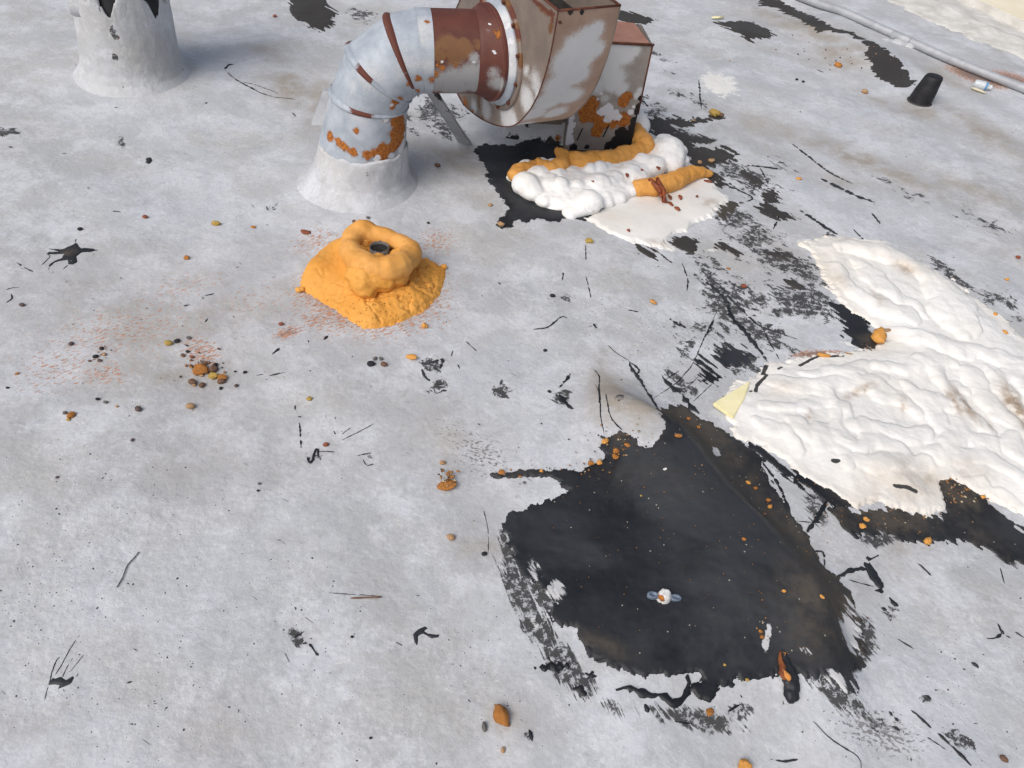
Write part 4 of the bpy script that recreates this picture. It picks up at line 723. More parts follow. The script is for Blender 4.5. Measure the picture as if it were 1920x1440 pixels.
# plate as a fan of rows (fine enough to carry its paint)
def plate(name, off, flip=False):
    rows = [cen + (od - cen) * k / 16 + AB * off for k in range(1, 17)]
    V = np.concatenate([np.array([cen + AB * off]), np.concatenate(rows)]); n = len(od); F = []
    for j in range(n): F.append((0, 1 + j, 1 + (j + 1) % n))
    for i in range(15):
        for j in range(n):
            a = 1 + i * n + j; b = 1 + i * n + (j + 1) % n; F.append((a, b, b + n, a + n))
    return mesh_py(name, V, F)
pl = link('inlet_plate', plate('inlet_plate', 0.0), M['taupe'], fan, smooth=False)
SIL_PL = [(910, 205, .06, .8), (950, 215, .07, 1.0), (990, 190, .06, .9), (1000, 150, .05, .7), (930, 180, .05, .6), (960, 230, .05, 1.0), (985, 130, .03, .7), (890, 200, .04, .8), (1010, 175, .04, .8)]
put_blobs(pl, {'silver': SIL_PL, 'rust': [(870, 192, .03, .8), (885, 208, .02, .8), (905, 225, .018, .7)], 'maroon': [(862, 182, .02, .9), (1036, 40, .018, .7), (1034, 20, .025, .7)], 'brown': [(1030, 50, .03, .8), (900, 190, .04, .8), (1040, 30, .03, .8)]})
link('rear_plate', plate('rear_plate', WID), M['taupe'], fan, smooth=False)
# wrap-around band; the outlet stays open at the top
rows = [od + AB * (.0 + WID * k / 16) for k in range(17)]
V, F = loft(np.array(rows), closed=False); V = V + (.005 * noise3(V, 9, 5) * np.clip(np.minimum((V - od[0]) @ AB, WID - (V - od[0]) @ AB) / .05, 0, 1))[:, None] * BB; bandm = mesh_py('housing_band', V, F); band = link('housing_band', bandm, M['tanband'], fan)
SIL_B = [(1100, 70, .05, 1.1), (1075, 85, .05, 1.1), (1060, 120, .06, 1.2), (1090, 110, .05, 1.2), (1050, 160, .06, 1.2), (1085, 140, .05, 1.2), (1030, 190, .06, 1.2), (1070, 180, .05, 1.1), (1000, 215, .06, 1.1), (1040, 210, .05, 1.1), (980, 232, .05, 1.0), (1110, 60, .035, 1.1), (1120, 58, .03, 1.1), (1115, 90, .04, 1.0)]
put_blobs(band, {'silver': SIL_B, 'brown': [(1085, 118, .022, .85), (1098, 104, .02, .85), (1075, 122, .014, .8)], 'tar': [(1072, 22, .016, 1.0), (1088, 20, .012, 1.0)], 'maroon': [(1050, 40, .012, .7)]})
# dark sheet standing for the shade inside the outlet, folded rims and corner seams
tp = [p for p in od if p[2] > top_z - .02]; f0 = od[0]; b0 = od[-1]
for nm, a, b in (('rim', f0, f0 + AB * WID), ('rim', f0, b0), ('rim', b0, b0 + AB * WID), ('rim', f0 + AB * WID, b0 + AB * WID)):
    tube(nm, [a + ZU * .002, b + ZU * .002], .0038, M['rustdark'], fan, 8)
edge_pts = [od[i] - AB * .001 for i in range(0, len(od), 1)]
tube('plate_edge', edge_pts, .0022, M['rustdark'], fan, 6); tube('plate_edge', [p + AB * (WID + .001) for p in edge_pts], .0025, M['taupe'], fan, 6)
inn = [cen + (p - cen) * .985 + AB * .006 for p in od]; 
link('throat_shade', mesh_py('throat_shade', [p - ZU * .10 for p in (f0 + AB * .005 - BB * .05, f0 + AB * (WID - .005) - BB * .05, b0 + AB * (WID - .005) + BB * .004, b0 + AB * .005 + BB * .004)], [(0, 1, 2, 3)]), M['dark'], fan, smooth=False)
# inlet flange: bolted ring on the plate, silver sealant, maroon collar sleeve reaching back to the pipe
def flat_ring(name, c, ri, ro, off, th, mat, n=72):
    u, v = ZU, BB
    rs = [ring(c + AB * off, u, v, ri, n), ring(c + AB * (off - th), u, v, ri, n), ring(c + AB * (off - th), u, v, ro - .003, n), ring(c + AB * (off - th + .003), u, v, ro, n), ring(c + AB * off, u, v, ro, n)]
    V, F = loft(rs); return link(name, mesh_py(name, V, F), mat, fan)
fl = flat_ring('inlet_flange', CI + AB * .02, .10, .196, 0.0, .010, M['taupe'])
put_blobs(fl, {'maroon': [(890, 8, .05, .9), (960, 60, .03, .8), (945, 30, .04, .8)], 'brown': [(965, 60, .04, .9), (965, 110, .03, .8), (930, 14, .05, .9)], 'silver': [(955, 150, .04, .9), (925, 180, .05, .8), (940, 170, .04, .9)]})
for k in range(12):
    a = 2 * math.pi * (k + .4) / 12; q = CI + AB * .008 + (math.cos(a) * ZU + math.sin(a) * BB) * .184
    V, F = loft([ring(q, ZU, BB, .0075, 6), ring(q - AB * .007, ZU, BB, .007, 6)], True, (False, True)); link('bolt', mesh_py('bolt', V, F), M['rustdark'], fan, smooth=False)
rs = []
for t, r, off in ((0, .176, .012), (.0, .178, .004), (.1, .172, -.004), (.3, .162, -.012), (.55, .157, -.02)): rs.append(ring(CI + AB * (.0) + AB * off, -ZU, BB, r, 80))
V, F = loft(fine_loft(rs, 3)); V = V + .002 * noise3(V, 60, 2)[:, None] * np.array([1, 0, 0]); sl = link('sealant_ring', mesh_py('sealant_ring', V, F), M['galv'], fan)
put_blobs(sl, {'silver': [(945, 40, .05, .8), (960, 90, .05, .8), (955, 130, .05, .8)], 'white': [(950, 50, .03, .6), (958, 85, .03, .6), (955, 110, .03, .6)], 'rust': [(900, 10, .04, .9)]})
rs = [ring(CI - AB * .012, -ZU, BB, .160, 80), ring(CI - AB * .030, -ZU, BB, .161, 80), ring(CI - AB * .030, -ZU, BB, .152, 80), ring(CI - AB * .022 - A15 * .022, -ZU, BB, .150, 80), bend_ring(1.0, RP * 1.02, 80)[0] + A15 * (LP - .012), bend_ring(1.0, RP * 1.0, 80)[0] + A15 * (LP - .014)]
V, F = loft(fine_loft(rs, 4)); cs = link('inlet_sleeve', mesh_py('inlet_sleeve', V, F), M['oxide'], fan)
put_blobs(cs, {'silver': [(925, 140, .03, .7), (930, 155, .04, .8), (915, 60, .01, .6)], 'rust': [(935, 60, .02, .7), (900, 170, .03, .6)], 'white': [(920, 45, .006, .8), (930, 100, .006, .8)]})
# pedestal under the scroll, coated silver
q0, q1 = P(955, 252), P(1062, 270)
pc = (q0 + q1) / 2; dx = (q1 - q0)[:2]; ex = np.array([dx[0], dx[1], 0]) / np.linalg.norm(dx); ey = np.array([-ex[1], ex[0], 0]); hw = np.linalg.norm(dx) / 2
rs = []
for z, g in ((-.02, .06), (.0, .035), (.02, .018), (.05, .006), (.10, 0), (.16, -.004), (.17, -.004)):
    pts = []
    for sx, sy in ((-1, 0), (1, 0), (1, 1), (-1, 1)): pts.append(pc + ex * sx * (hw + g) + ey * ((.32 + g) if sy else -g) + ZU * z)
    P8 = []
    for i in range(4):
        a, b = pts[i], pts[(i + 1) % 4]
        for k in range(10): P8.append(a + (b - a) * k / 10)
    rs.append(np.array(P8))
V, F = loft(fine_loft(rs, 4)); V = V + .006 * noise3(V, 16, 8)[:, None] * np.array([.3, -.9, .2]); pd = link('pedestal', mesh_py('pedestal', V, F), M['boot'], fan)
put_blobs(pd, {'tar': [(1000, 275, .05, 1.0), (1040, 275, .05, 1.0), (960, 262, .04, .9), (985, 232, .018, .9)], 'rust': [(1045, 258, .02, .8)]})
# brace from under the pipe to the roof
b0_, b1_ = P0(806, 166, .36), P(872, 268)
_d, _u, _v = frame(b1_ - b0_); rs = []
for k in range(13):
    c = b0_ + (b1_ - b0_) * k / 12; w = .024 + .008 * (k / 12) ** 3; rs.append([c - _u * w - _v * .006, c + _u * w - _v * .006, c + _u * w + _v * .006, c - _u * w + _v * .006])
V, F = loft(np.array(rs), True, (True, True)); br = link('brace', mesh_py('brace', V, F), M['boot'], fan, smooth=False)
put_blobs(br, {'tar': [(815, 180, .05, .7), (838, 205, .03, .6)]})
# motor cabinet
k0, k1 = P(1058, 282), P(1180, 288); ex = (k1 - k0); ex[2] = 0; Wc = np.linalg.norm(ex); ex /= Wc; ey = np.array([-ex[1], ex[0], 0]); k0[2] = k1[2] = min(k0[2], k1[2]) - .01
HC = .475
def face_grid(name, o, u, v, nu, nv, mat, **k):
    V = [o + u * i / nu + v * j / nv for j in range(nv + 1) for i in range(nu + 1)]; F = [(j * (nu + 1) + i, j * (nu + 1) + i + 1, (j + 1) * (nu + 1) + i + 1, (j + 1) * (nu + 1) + i) for j in range(nv) for i in range(nu)]
    return link(name, mesh_py(name, V, F), mat, fan, smooth=False)
kt0 = k0 + ZU * HC - ex * 0.0; DEP = .20
fr = face_grid('cabinet_panel', k0, ex * Wc, ZU * HC, 90, 140, M['cab'])
PC = {'silver': [(1150, 90, .05, 1.21), (1140, 120, .06, 1.21), (1170, 100, .05, 1.21), (1150, 150, .06, 1.10), (1120, 160, .05, 0.88), (1190, 95, .03, 0.99), (1195, 180, .02, 0.88), (1200, 170, .02, 0.88), (1165, 165, .04, 0.88), (1135, 185, .03, 0.66)],
      'rust': [(1095, 185, .028, 1.80), (1108, 195, .03, 1.95), (1100, 210, .03, 1.95), (1112, 218, .025, 1.80), (1128, 232, .028, 1.95), (1120, 245, .024, 1.65), (1170, 190, .022, 1.80), (1176, 182, .02, 1.65), (1168, 225, .03, 1.80), (1150, 232, .02, 1.35), (1095, 222, .02, 1.50)],
      'white': [(1128, 210, .02, 1.3), (1140, 205, .026, 1.4), (1150, 215, .024, 1.4), (1140, 222, .02, 1.3), (1158, 220, .018, 1.2), (1068, 220, .022, 1.2), (1062, 245, .028, 1.3), (1066, 262, .025, 1.2), (1078, 205, .016, 1.0), (1182, 210, .016, 1.0), (1188, 200, .012, .8), (1072, 235, .02, 1.1), (1128, 175, .008, .9), (1122, 186, .008, .9)],
      'tar': [(1180, 262, .05, 1.4), (1155, 268, .035, 1.3), (1165, 250, .03, 1.2), (1195, 240, .03, 1.3), (1200, 210, .02, 1.3), (1205, 185, .014, 1.2), (1190, 225, .02, 1.2), (1075, 277, .022, 1.0), (1100, 276, .014, .9), (1206, 200, .016, 1.2), (1140, 274, .02, 1.1)]}
put_blobs(fr, PC)
sd2 = face_grid('cabinet_side', k0 + ex * Wc, ey * DEP, ZU * HC, 40, 60, M['cab']); put_blobs(sd2, {'silver': [(1210, 120, .1, .7)], 'tar': [(1185, 270, .1, 1.2)]})
face_grid('cabinet_side', k0, ey * DEP, ZU * HC, 4, 4, M['cab']); face_grid('cabinet_back', k0 + ey * DEP, ex * Wc, ZU * HC, 4, 4, M['cab'])
tube('panel_edge', [kt0 - ex * .004 - ey * .003, kt0 + ex * (Wc + .006) - ey * .003], .0045, M['rustdark'], fan, 6)
tube('panel_edge', [k0 + ex * (Wc + .001) - ey * .001 + ZU * .19, kt0 + ex * (Wc + .001) - ey * .001], .0035, M['rustdark'], fan, 6)
# motor box joining the scroll and the cabinet
_mo = k0 + ey * .05 - ex * .20 + ZU * .10; _c = [_mo + ex * a + ey * b + ZU * c for c in (0, .27) for a, b in ((0, 0), (.198, 0), (.198, .13), (0, .13))]
bm = bmesh.new(); _v = [bm.verts.new(p) for p in _c]
for f in ((3, 2, 1, 0), (4, 5, 6, 7), (0, 1, 5, 4), (1, 2, 6, 5), (2, 3, 7, 6), (3, 0, 4, 7)): bm.faces.new([_v[i] for i in f])
bmesh.ops.recalc_face_normals(bm, faces=bm.faces); bmesh.ops.bevel(bm, geom=list(bm.edges), offset=.012, segments=3, affect='EDGES'); _me = bpy.data.meshes.new('motor_box'); bm.to_mesh(_me); bm.free(); link('motor_box', _me, M['taupe'], fan, smooth=False)
# slot openings low on the panel
for px, py in ((1087, 252), (1136, 246)):
    c = ray_plane(px, py, k0 - ey * .002, ey); s = ZU * .028 + ex * .008; w = ex * .003
    link('slot', mesh_py('slot', [c - s - w, c - s + w, c + s + w, c + s - w], [(0, 1, 2, 3)]), M['dark'], fan, smooth=False)
# sloping faded-red cover on top of the cabinet
ct = [kt0 + ex * .0, kt0 + ex * (Wc - .012), kt0 + ex * (Wc - .03) + ey * DEP + ZU * .0, kt0 + ex * -.03 + ey * DEP + ZU * .02]
ct = [p + ZU * .004 for p in ct]
V = ct + [p - ZU * .012 for p in ct]; F = [(0, 1, 2, 3), (7, 6, 5, 4)] + [(i, (i + 1) % 4, (i + 1) % 4 + 4, i + 4) for i in range(4)]
link('cabinet_cover', mesh_py('cabinet_cover', V, F), M['pinkcap'], fan, smooth=False)
V = [ct[2] - ZU * .012, ct[3] - ZU * .012, k0 + ey * DEP + ZU * HC, k1 * 0 + k0 + ex * Wc + ey * DEP + ZU * HC]; link('cabinet_back', mesh_py('cabinet_back', V, [(0, 1, 2, 3)]), M['cab'], fan, smooth=False)

# ------------------------------------------------------------------ foam around the blower
def bead(name, px, rad, dz, mat, label, group, vox=.005, rough=.0055, seed=0, cat='foam bead', step=.012, flat=1.0):
    pts = [P(a, b, d) for (a, b), d in zip(px, dz)]; D, R = dens(pts, rad, step); rr = random.Random(seed)
    sp = [(p[0] + rr.uniform(-.003, .003), p[1] + rr.uniform(-.003, .003), p[2], r * (1 + .10 * float(perlin(i * .35, seed * 3.3, 2))), flat) for i, (p, r) in enumerate(zip(D, R))]
    o = link(name, blob_mesh(name, sp, vox, rough, 34, seed, 4), M[mat]); return tag(o, label, cat, group)
G1 = 'orange foam beads around the cabinet foot'
bead('foam_bead', [(1066, 302), (1100, 304), (1140, 300), (1175, 290), (1206, 280)], [.040, .044, .043, .040, .034], [.05, .05, .05, .05, .05], 'foam_bead', 'thickest orange foam bead along the foot of the motor cabinet', G1, seed=1)
bead('foam_bead', [(1008, 306), (1032, 315), (1052, 308), (1056, 292), (1048, 284)], [.022, .032, .034, .028, .020], [.05, .055, .06, .07, .075], 'foam_bead', 'curled orange foam bead at the end of the thick one', G1, seed=2)
bead('foam_bead', [(966, 328), (978, 318), (1000, 310)], [.030, .032, .022], [.04, .045, .05], 'foam_bead', 'short orange foam bead peeking from under the white foam', G1, seed=3)
bead('foam_bead', [(1190, 244), (1198, 258), (1208, 272), (1204, 282)], [.034, .038, .044, .03], [.06, .06, .055, .04], 'foam_bead', 'bulging orange foam bead wrapped round the cabinet corner', G1, seed=4)
bead('foam_bead', [(1198, 352), (1225, 350), (1262, 340), (1290, 327), (1312, 323), (1334, 326)], [.036, .040, .040, .036, .026, .010], [.035, .036, .036, .034, .028, .016], 'foam_bead', 'orange foam bead tapering to a point on the white coating', G1, seed=5)
o = link('foam_ball', blob_mesh('foam_ball', [(*P(1193, 226, .08), .050), (*P(1200, 236, .06), .048)], .008, .002, 30, 3), M['foam_w']); tag(o, 'smooth white foam ball behind the cabinet corner', 'foam')
# white foam pile
rw = random.Random(11); sp = []
POLYW = [(962, 345), (975, 318), (1010, 312), (1060, 318), (1120, 318), (1180, 305), (1215, 285), (1230, 262), (1262, 268), (1285, 295), (1290, 312), (1255, 322), (1200, 345), (1196, 360), (1165, 385), (1130, 392), (1095, 398), (1050, 395), (1005, 378), (972, 362)]
for px, py, r in ((985, 345, .046), (1012, 330, .042), (1000, 360, .038), (1032, 348, .04), (1022, 378, .046), (1058, 384, .046), (1075, 376, .05), (1105, 378, .046), (1135, 372, .044), (1160, 365, .048), (1182, 356, .044), (1090, 352, .044), (1120, 348, .04), (1060, 350, .036), (1150, 340, .042), (1180, 330, .04), (1205, 322, .04), (1225, 312, .038), (1255, 285, .05), (1240, 300, .05), (1275, 300, .042), (1235, 275, .045), (1262, 310, .036), (1045, 330, .04), (1075, 332, .038), (1100, 328, .04), (1130, 324, .036), (1160, 318, .036), (1195, 305, .038), (975, 330, .036)):
    r *= rw.choice((.6, .85, 1.05, 1.25, 1.5)); p = P(px, py, r * .62); sp.append((p[0], p[1], p[2], r, .8)); q = rw.uniform(0, 6.2); d = r * .7
    for kk in range(rw.choice((1, 2, 4))): sp.append((p[0] + d * (kk + 1) * math.cos(q) * .7, p[1] + d * (kk + 1) * math.sin(q) * .5, p[2] - .006 * (kk + 1), r * (.92 - .1 * kk), .75))
pwd = [p[:2] for p in W(POLYW)]; pa = np.array(pwd); lo, hi = pa.min(0), pa.max(0)
for x in np.arange(lo[0], hi[0], .017):
    for y in np.arange(lo[1], hi[1], .017):
        s = float(seg_dist(np.array([x]), np.array([y]), pwd, True)[0])
        if s > .018: sp.append((x + rw.uniform(-.006, .006), y + rw.uniform(-.006, .006), float(roof_z(x, y)) + .010 + min(s, .07) * .30, .030, .9))
NF = len(sp)
for k in range(220):
    x, y = rw.uniform(lo[0], hi[0]), rw.uniform(lo[1], hi[1]); s = float(seg_dist(np.array([x]), np.array([y]), pwd, True)[0])
    if s < .012: continue
    r = rw.uniform(.026, .042); sp.append((x, y, float(roof_z(x, y)) + .022 + min(s, .06) * .42 + rw.uniform(-.008, .006), r, .9))
    if len(sp) > NF + 12: break
o = link('foam_pile', blob_mesh('foam_pile', sp, .005, .005, 18, 5, 4), M['foam_w']); tag(o, 'bubbly white foam pile at the foot of the cabinet', 'foam')
# dried red-brown resin strands on the tapering bead
res = empty('resin_drip', P(1238, 350)); tag(res, 'dried red-brown resin strands over the tapering orange bead', 'resin')
for k, (pts, h) in enumerate((([(1216, 336), (1228, 345), (1236, 356), (1240, 370)], .074), ([(1232, 334), (1236, 346), (1244, 358), (1246, 372)], .078), ([(1222, 341), (1232, 350), (1238, 362)], .076), ([(1242, 360), (1246, 370), (1245, 379)], .04))):
    D, R = dens([P(a, b, h - .012 * i) for i, (a, b) in enumerate(pts)], [.007, .010, .009, .005][:len(pts)], .01); tube('strand', D, list(R), M['resin'], res, 8, wob=.5, seed=k)
flakes = [((1250, 378), (1262, 386)), ((1265, 388), (1275, 395)), ((1277, 374), (1274, 366)), ((1253, 365), (1258, 374)), ((1108, 338), (1118, 343)), ((1174, 325), (1177, 332)), ((1320, 338), (1336, 342)), ((1176, 430), (1180, 434)), ((1232, 312), (1236, 318)), ((1305, 368), (1309, 369)), ((1200, 318), (1206, 320))]
FL = ['long red-brown resin flake nearest the bead drip', 'red-brown resin flake farther out on the white coating', 'tan resin flake standing alone right of the drip', 'short tan resin flake close under the tapering bead', 'red-brown resin flake lying on top of the white foam', 'small tan resin flake in a hollow of the white foam', 'red-brown resin flake under the tip of the tapering bead', 'small oval resin flake low on the white coating', 'small resin flake near the far end of the foam pile', 'tiny resin flake near the torn edge of the white coating', 'tiny resin flake beside the thick orange bead']
for (a, b), l in zip(flakes, FL):
    h = .07 if 300 < a[1] < 345 and a[0] < 1250 else .012
    pa_, pb_ = P(*a, h), P(*b, h); mid_ = (pa_ + pb_) / 2 + ZU * .003
    tag(tube('resin_flake', [pa_, mid_, pb_], [.004, .0075, .004], M['resin'], None, 7, flat=.5, wob=.6, seed=int(a[0])), l, 'resin flake', 'resin flakes on the white foam and coating')

# ------------------------------------------------------------------ orange foam mound round a cut pipe
mc = P(706, 545); md = empty('foam_mound', mc); tag(md, 'orange spray foam mound with a rounded collar around an open pipe', 'foam')
c4 = crop(520, 380, .1875)
SK = c4([(230, 870), (250, 740), (330, 600), (420, 500), (520, 420), (650, 370), (800, 380), (1000, 420), (1250, 470), (1380, 560), (1560, 600), (1680, 680), (1660, 800), (1620, 920), (1500, 1060), (1300, 1170), (1100, 1240), (950, 1265), (850, 1250), (700, 1160), (560, 1060), (440, 990), (360, 940), (300, 900)])
mtop = P(705, 515)
def mound_extra(x, y, f, s):
    h = .045 * np.exp(-(np.hypot(x - mtop[0], y - mtop[1]) / .13) ** 2) + .014 * sstep(0, .09, s)
    l = P(590, 515); h = h + .036 * np.exp(-((x - l[0]) ** 2 / .055 ** 2 + (y - l[1]) ** 2 / .07 ** 2))
    l = P(655, 480); h = h + .04 * np.exp(-((x - l[0]) ** 2 + (y - l[1]) ** 2) / .07 ** 2)
    l = P(760, 565); h = h + .016 * np.exp(-((x - l[0]) ** 2 + (y - l[1]) ** 2) / .07 ** 2)
    l = P(690, 590); h = h + .014 * np.exp(-((x - l[0]) ** 2 + (y - l[1]) ** 2) / .05 ** 2)
    r = sstep(P(640, 500)[0], P(760, 500)[0], x) * .7 + .3
    return h * sstep(0, .035, s + .01) + sstep(0, .02, s) * r * (.0055 * np.abs(fbm(x * 20, y * 20, 5, 4)) - .008 * np.exp(-(fbm(x * 9, y * 9, 9, 3) / .07) ** 2) + .0015 * fbm(x * 70, y * 70, 8, 2))
def mound_attrs(x, y, s): return {'pits': np.clip(field(x, y, [(780, 540, 60, 50, 0, 1), (700, 590, 80, 30, 0, .8), (740, 520, 30, 20, 0, 1)]), 0, 1)}
sheet('skirt', [SK], M['foam_o'], .0032, .010, .9, ((50, .005), (140, .004)), extra=mound_extra, attrs=mound_attrs, parent=md, seed=51)
def cpt(a, b, h): return P(*c4([(a, b)])[0], h)
ZR = .108
RG = [((725, 470), .040), ((790, 570), .046), ((900, 640), .052), ((1000, 668), .048), ((1050, 672), .038), ((1110, 668), .050), ((1230, 620), .052), ((1330, 520), .042), ((1290, 440), .036), ((1190, 385), .036), ((1060, 340), .038), ((950, 310), .040), ((860, 270), .046), ((770, 340), .044), ((735, 400), .034)]
ctr = [cpt(a, b, ZR - (.012 if 300 < b < 620 else .0)) for (a, b), r in RG]; ctr.append(ctr[0]); D, R = dens(ctr, [r for _, r in RG] + [.040], .01)
sp = [(p[0], p[1], p[2], r * .87 * (1 + .16 * float(perlin(i * .22, 3.3, 2)))) for i, (p, r) in enumerate(zip(D, R))]
link('collar', blob_mesh('collar', sp, .0045, .0045, 20, 2, 3), M['foam_bead'], md)
sp = [(*cpt(860, 780, .075), .050), (*cpt(880, 840, .06), .042), (*cpt(820, 720, .085), .045), (*cpt(960, 760, .08), .045), (*cpt(1060, 760, .075), .046), (*cpt(1180, 700, .08), .05), (*cpt(1000, 640, .07), .045), (*cpt(790, 560, .075), .048), (*cpt(1240, 580, .07), .045), (*cpt(840, 380, .07), .045), (*cpt(1250, 470, .05), .04)]
rr = random.Random(4)
lump = link('neck', blob_mesh('neck', sp, .0045, .007, 32, 7, 2), M['foam_o'], md); attr(lump.data, 'pits', np.zeros(len(lump.data.vertices)))
pcx = cpt(1020, 450, .100)
_pr = lambda z, r: ring(pcx + ZU * z, A15, B15, r, 40) + ZU * np.array([.004 * float(perlin(j * .5, 2.2, 3)) for j in range(40)])[:, None] * (1 if z > 0 else 0)
V, F = loft([_pr(-.07, .031), _pr(.004, .032), _pr(.004, .0295), _pr(-.010, .029)]); link('pipe', mesh_py('pipe', V, F), M['p_grey'], md)
V, F = loft([_pr(-.006, .0298), _pr(-.0065, .001)]); link('bore_shade', mesh_py('bore_shade', V, F), M['dark'], md)  # dark disc just under the rim stands in for shade down the pipe
for a, b, r in ((1665, 640, .010), (215, 870, .010), (1150, 288, .006), (1490, 570, .008), (245, 865, .009)):
    p = cpt(a, b, .008); iv, jf = ico(2); V = iv * r * np.array([1.2, 1, .9]) * (1 + .2 * noise3(iv * .03, 60, int(a)))[:, None] + p; link('drop', mesh_np('drop', V, jf), M['foam_o'], md)

# ------------------------------------------------------------------ vent stack at the upper left
sb = P(249, 128); vs = empty('vent_stack', sb); tag(vs, 'wide silver-coated vent stack with torn flashing over black tar', 'vent')
LD = np.array([.09, 0.02, 1.0])
def sring(z, r, n=192, w=.0):
    c = sb + LD * z; rg = ring(c, np.array([1., 0, 0]), np.array([0, 1., 0]), r, n); return rg
rs = []
for z, r in ((-.06, .30), (-.034, .27), (-.012, .245), (.012, .222), (.045, .207), (.10, .198), (.16, .195), (.22, .192)):
    rs.append(sring(z, r))
# ragged top edge where the coating is torn away at the front
topz = np.array([.345 + .05 * math.exp(-((t + .90) / .22) ** 2) - .085 * math.exp(-((t + .38) / .16) ** 2) - .065 * math.exp(-((t + 1.36) / .11) ** 2) + .016 * float(perlin(t * 7, 2.2, 4)) + .012 * float(perlin(t * 21, 5.2, 4)) for t in (np.linspace(0, 2 * np.pi, 192, endpoint=False) + np.pi) % (2 * np.pi) - np.pi])
rg = sring(.25, .191); rg[:, 2] = sb[2] + topz; rs.append(rg); rg2 = sring(.25, .1855); rg2[:, 2] = sb[2] + topz - .001; rs.append(rg2)
V, F = loft(fine_loft(rs, 6)); V = V + (.005 * noise3(V, 24, 6) + .0022 * noise3(V, 70, 8))[:, None] * np.array([.5, -.8, .3]) * sstep(-.01, .02, V[:, 2] - sb[2])[:, None]
bo = link('boot', mesh_py('boot', V, F), M['roof'], vs)
put_blobs(bo, {'smear_a': [(213, 58, .014, .9), (219, 68, .012, .9), (210, 48, .008, .8), (217, 106, .012, .9), (343, 130, .010, .9), (337, 100, .006, .8)], 'orange': [(221, 72, .01, 1.5)]})
V, F = loft([sring(.15, .184), sring(.62, .18), sring(.625, .16)], True, (False, True)); link('pipe', mesh_py('pipe', V, F), M['rubber'], vs)
def flap(name, t0, t1, z0, z1, r0, r1, skew=0.0, n=24):
    rows = []
    for j in range(9):
        v = j / 8; row = []
        for i in range(n + 1):
            u = i / n; t = t0 + (t1 - t0) * u + skew * v; zz = z0(u) + (z1 - z0(u)) * v; r = r0 + (r1 - r0) * v + .006 * math.sin(u * 5); c = sb + LD * zz
            row.append(c + np.array([math.cos(t) * r, math.sin(t) * r, 0]))
        rows.append(row)
    R = np.array(rows); V, F = loft(R, closed=False); me = mesh_py(name, V, F); o = link(name, me, M['boot'], vs); m = o.modifiers.new('t', 'SOLIDIFY'); m.thickness = .004; return o
flap('flashing_flap', math.radians(-215), math.radians(-88), lambda u: .20 + .09 * u, .60, .197, .215)
flap('flashing_flap', math.radians(-4), math.radians(65), lambda u: .30 + .02 * u, .58, .196, .27, skew=.10)

# ------------------------------------------------------------------ conduit along the roof edge
cw = [P0(1440, -45, .03), P0(1520, 1, .03), P0(1690, 72, .03), P0(1800, 118, .03), P0(1920, 166, .03), P0(2080, 232, .03)]
ca, cb = cw[1], cw[4]; cdv = (cb - ca) / np.linalg.norm(cb - ca); cdt = empty('conduit', P(1700, 85)); tag(cdt, 'grey painted conduit lying along the edge of the roof', 'conduit')
far = ca - cdv * 3.5; near = cb + cdv * 2.5; D = [far + (near - far) * k / 60 for k in range(61)]
D = [np.array([p[0], p[1], .026 + .004 * float(perlin(i * .2, 1.1, 5)) + float(roof_z(p[0], p[1])) * .8]) for i, p in enumerate(D)]
tube('pipe', D, .023, M['conduit'], cdt, 20)
for px, py in ((1690, 72),):
    c = P0(px, py, .03); tube('coupling', [c - cdv * .06, c - cdv * .055, c + cdv * .055, c + cdv * .06], [.0235, .027, .027, .0235], M['conduit'], cdt, 20)
    link('saddle', blob_mesh('saddle', [(c[0] - .02, c[1] - .04, .01, .045, .7), (c[0] + .04, c[1] - .05, .008, .04, .7), (c[0] - .09, c[1] - .03, .005, .045, .6), (c[0] + .02, c[1], .01, .045, .8)], .01, .004, 20, 3), M['roof'], cdt)
# ------------------------------------------------------------------ rubber cap, bottle, stick, wedge, bolt, tar flap
nb = P(1724, 190); cp = empty('rubber_cap', nb); tag(cp, 'short black rubber pipe cap standing on the far roof', 'pipe cap')
up = np.array([.12, 0, 1.0]); rs = []
for z, r in ((-.02, .060), (.0, .058), (.02, .056), (.06, .053), (.10, .047), (.125, .044), (.134, .040), (.137, .030)): rs.append(ring(nb + up * z, np.array([1., 0, 0]), np.array([0, 1., 0]), r, 36))
V, F = loft(fine_loft(rs, 2), True, (False, True)); link('cap', mesh_py('cap', V, F), M['rubber'], cp)
rs = [ring(nb + ZU * z, np.array([1., .2, 0]), np.array([-.2, 1., 0]), r, 36) for z, r in ((-.02, .072), (-.006, .065), (.004, .058), (.006, .05))]; V, F = loft(rs); V = V + .004 * noise3(V, 25, 3)[:, None]; link('tar_skirt', mesh_py('tar_skirt', V, F), M['tar_dusty'], cp)
bq = P(1846, 161, .02); BS = .72; bt_ = empty('plastic_bottle', bq); tag(bt_, 'small clear plastic bottle with a blue ring lying beside the conduit', 'bottle')
tcl = NT('clear_plastic'); tcl.out((0.72, 0.78, 0.82), 0.25, 0, tcl.bump(tcl.noise(60), .2, .003), .5); tcl.b.inputs['Transmission Weight'].default_value = .35; M['plastic'] = tcl.m
bd_ = np.array([.93, -.36, 0.0]); bd_ /= np.linalg.norm(bd_); bu = np.cross(bd_, ZU)
rs = [ring(bq + bd_ * t * BS, bu, ZU, r * BS, 28) for t, r in ((-.075, .012), (-.073, .026), (-.06, .031), (-.02, .031), (.0, .031), (.02, .026), (.035, .015), (.04, .012))]; V, F = loft(fine_loft(rs, 2), True, (True, True)); link('body', mesh_py('body', V, F), M['plastic'], bt_)
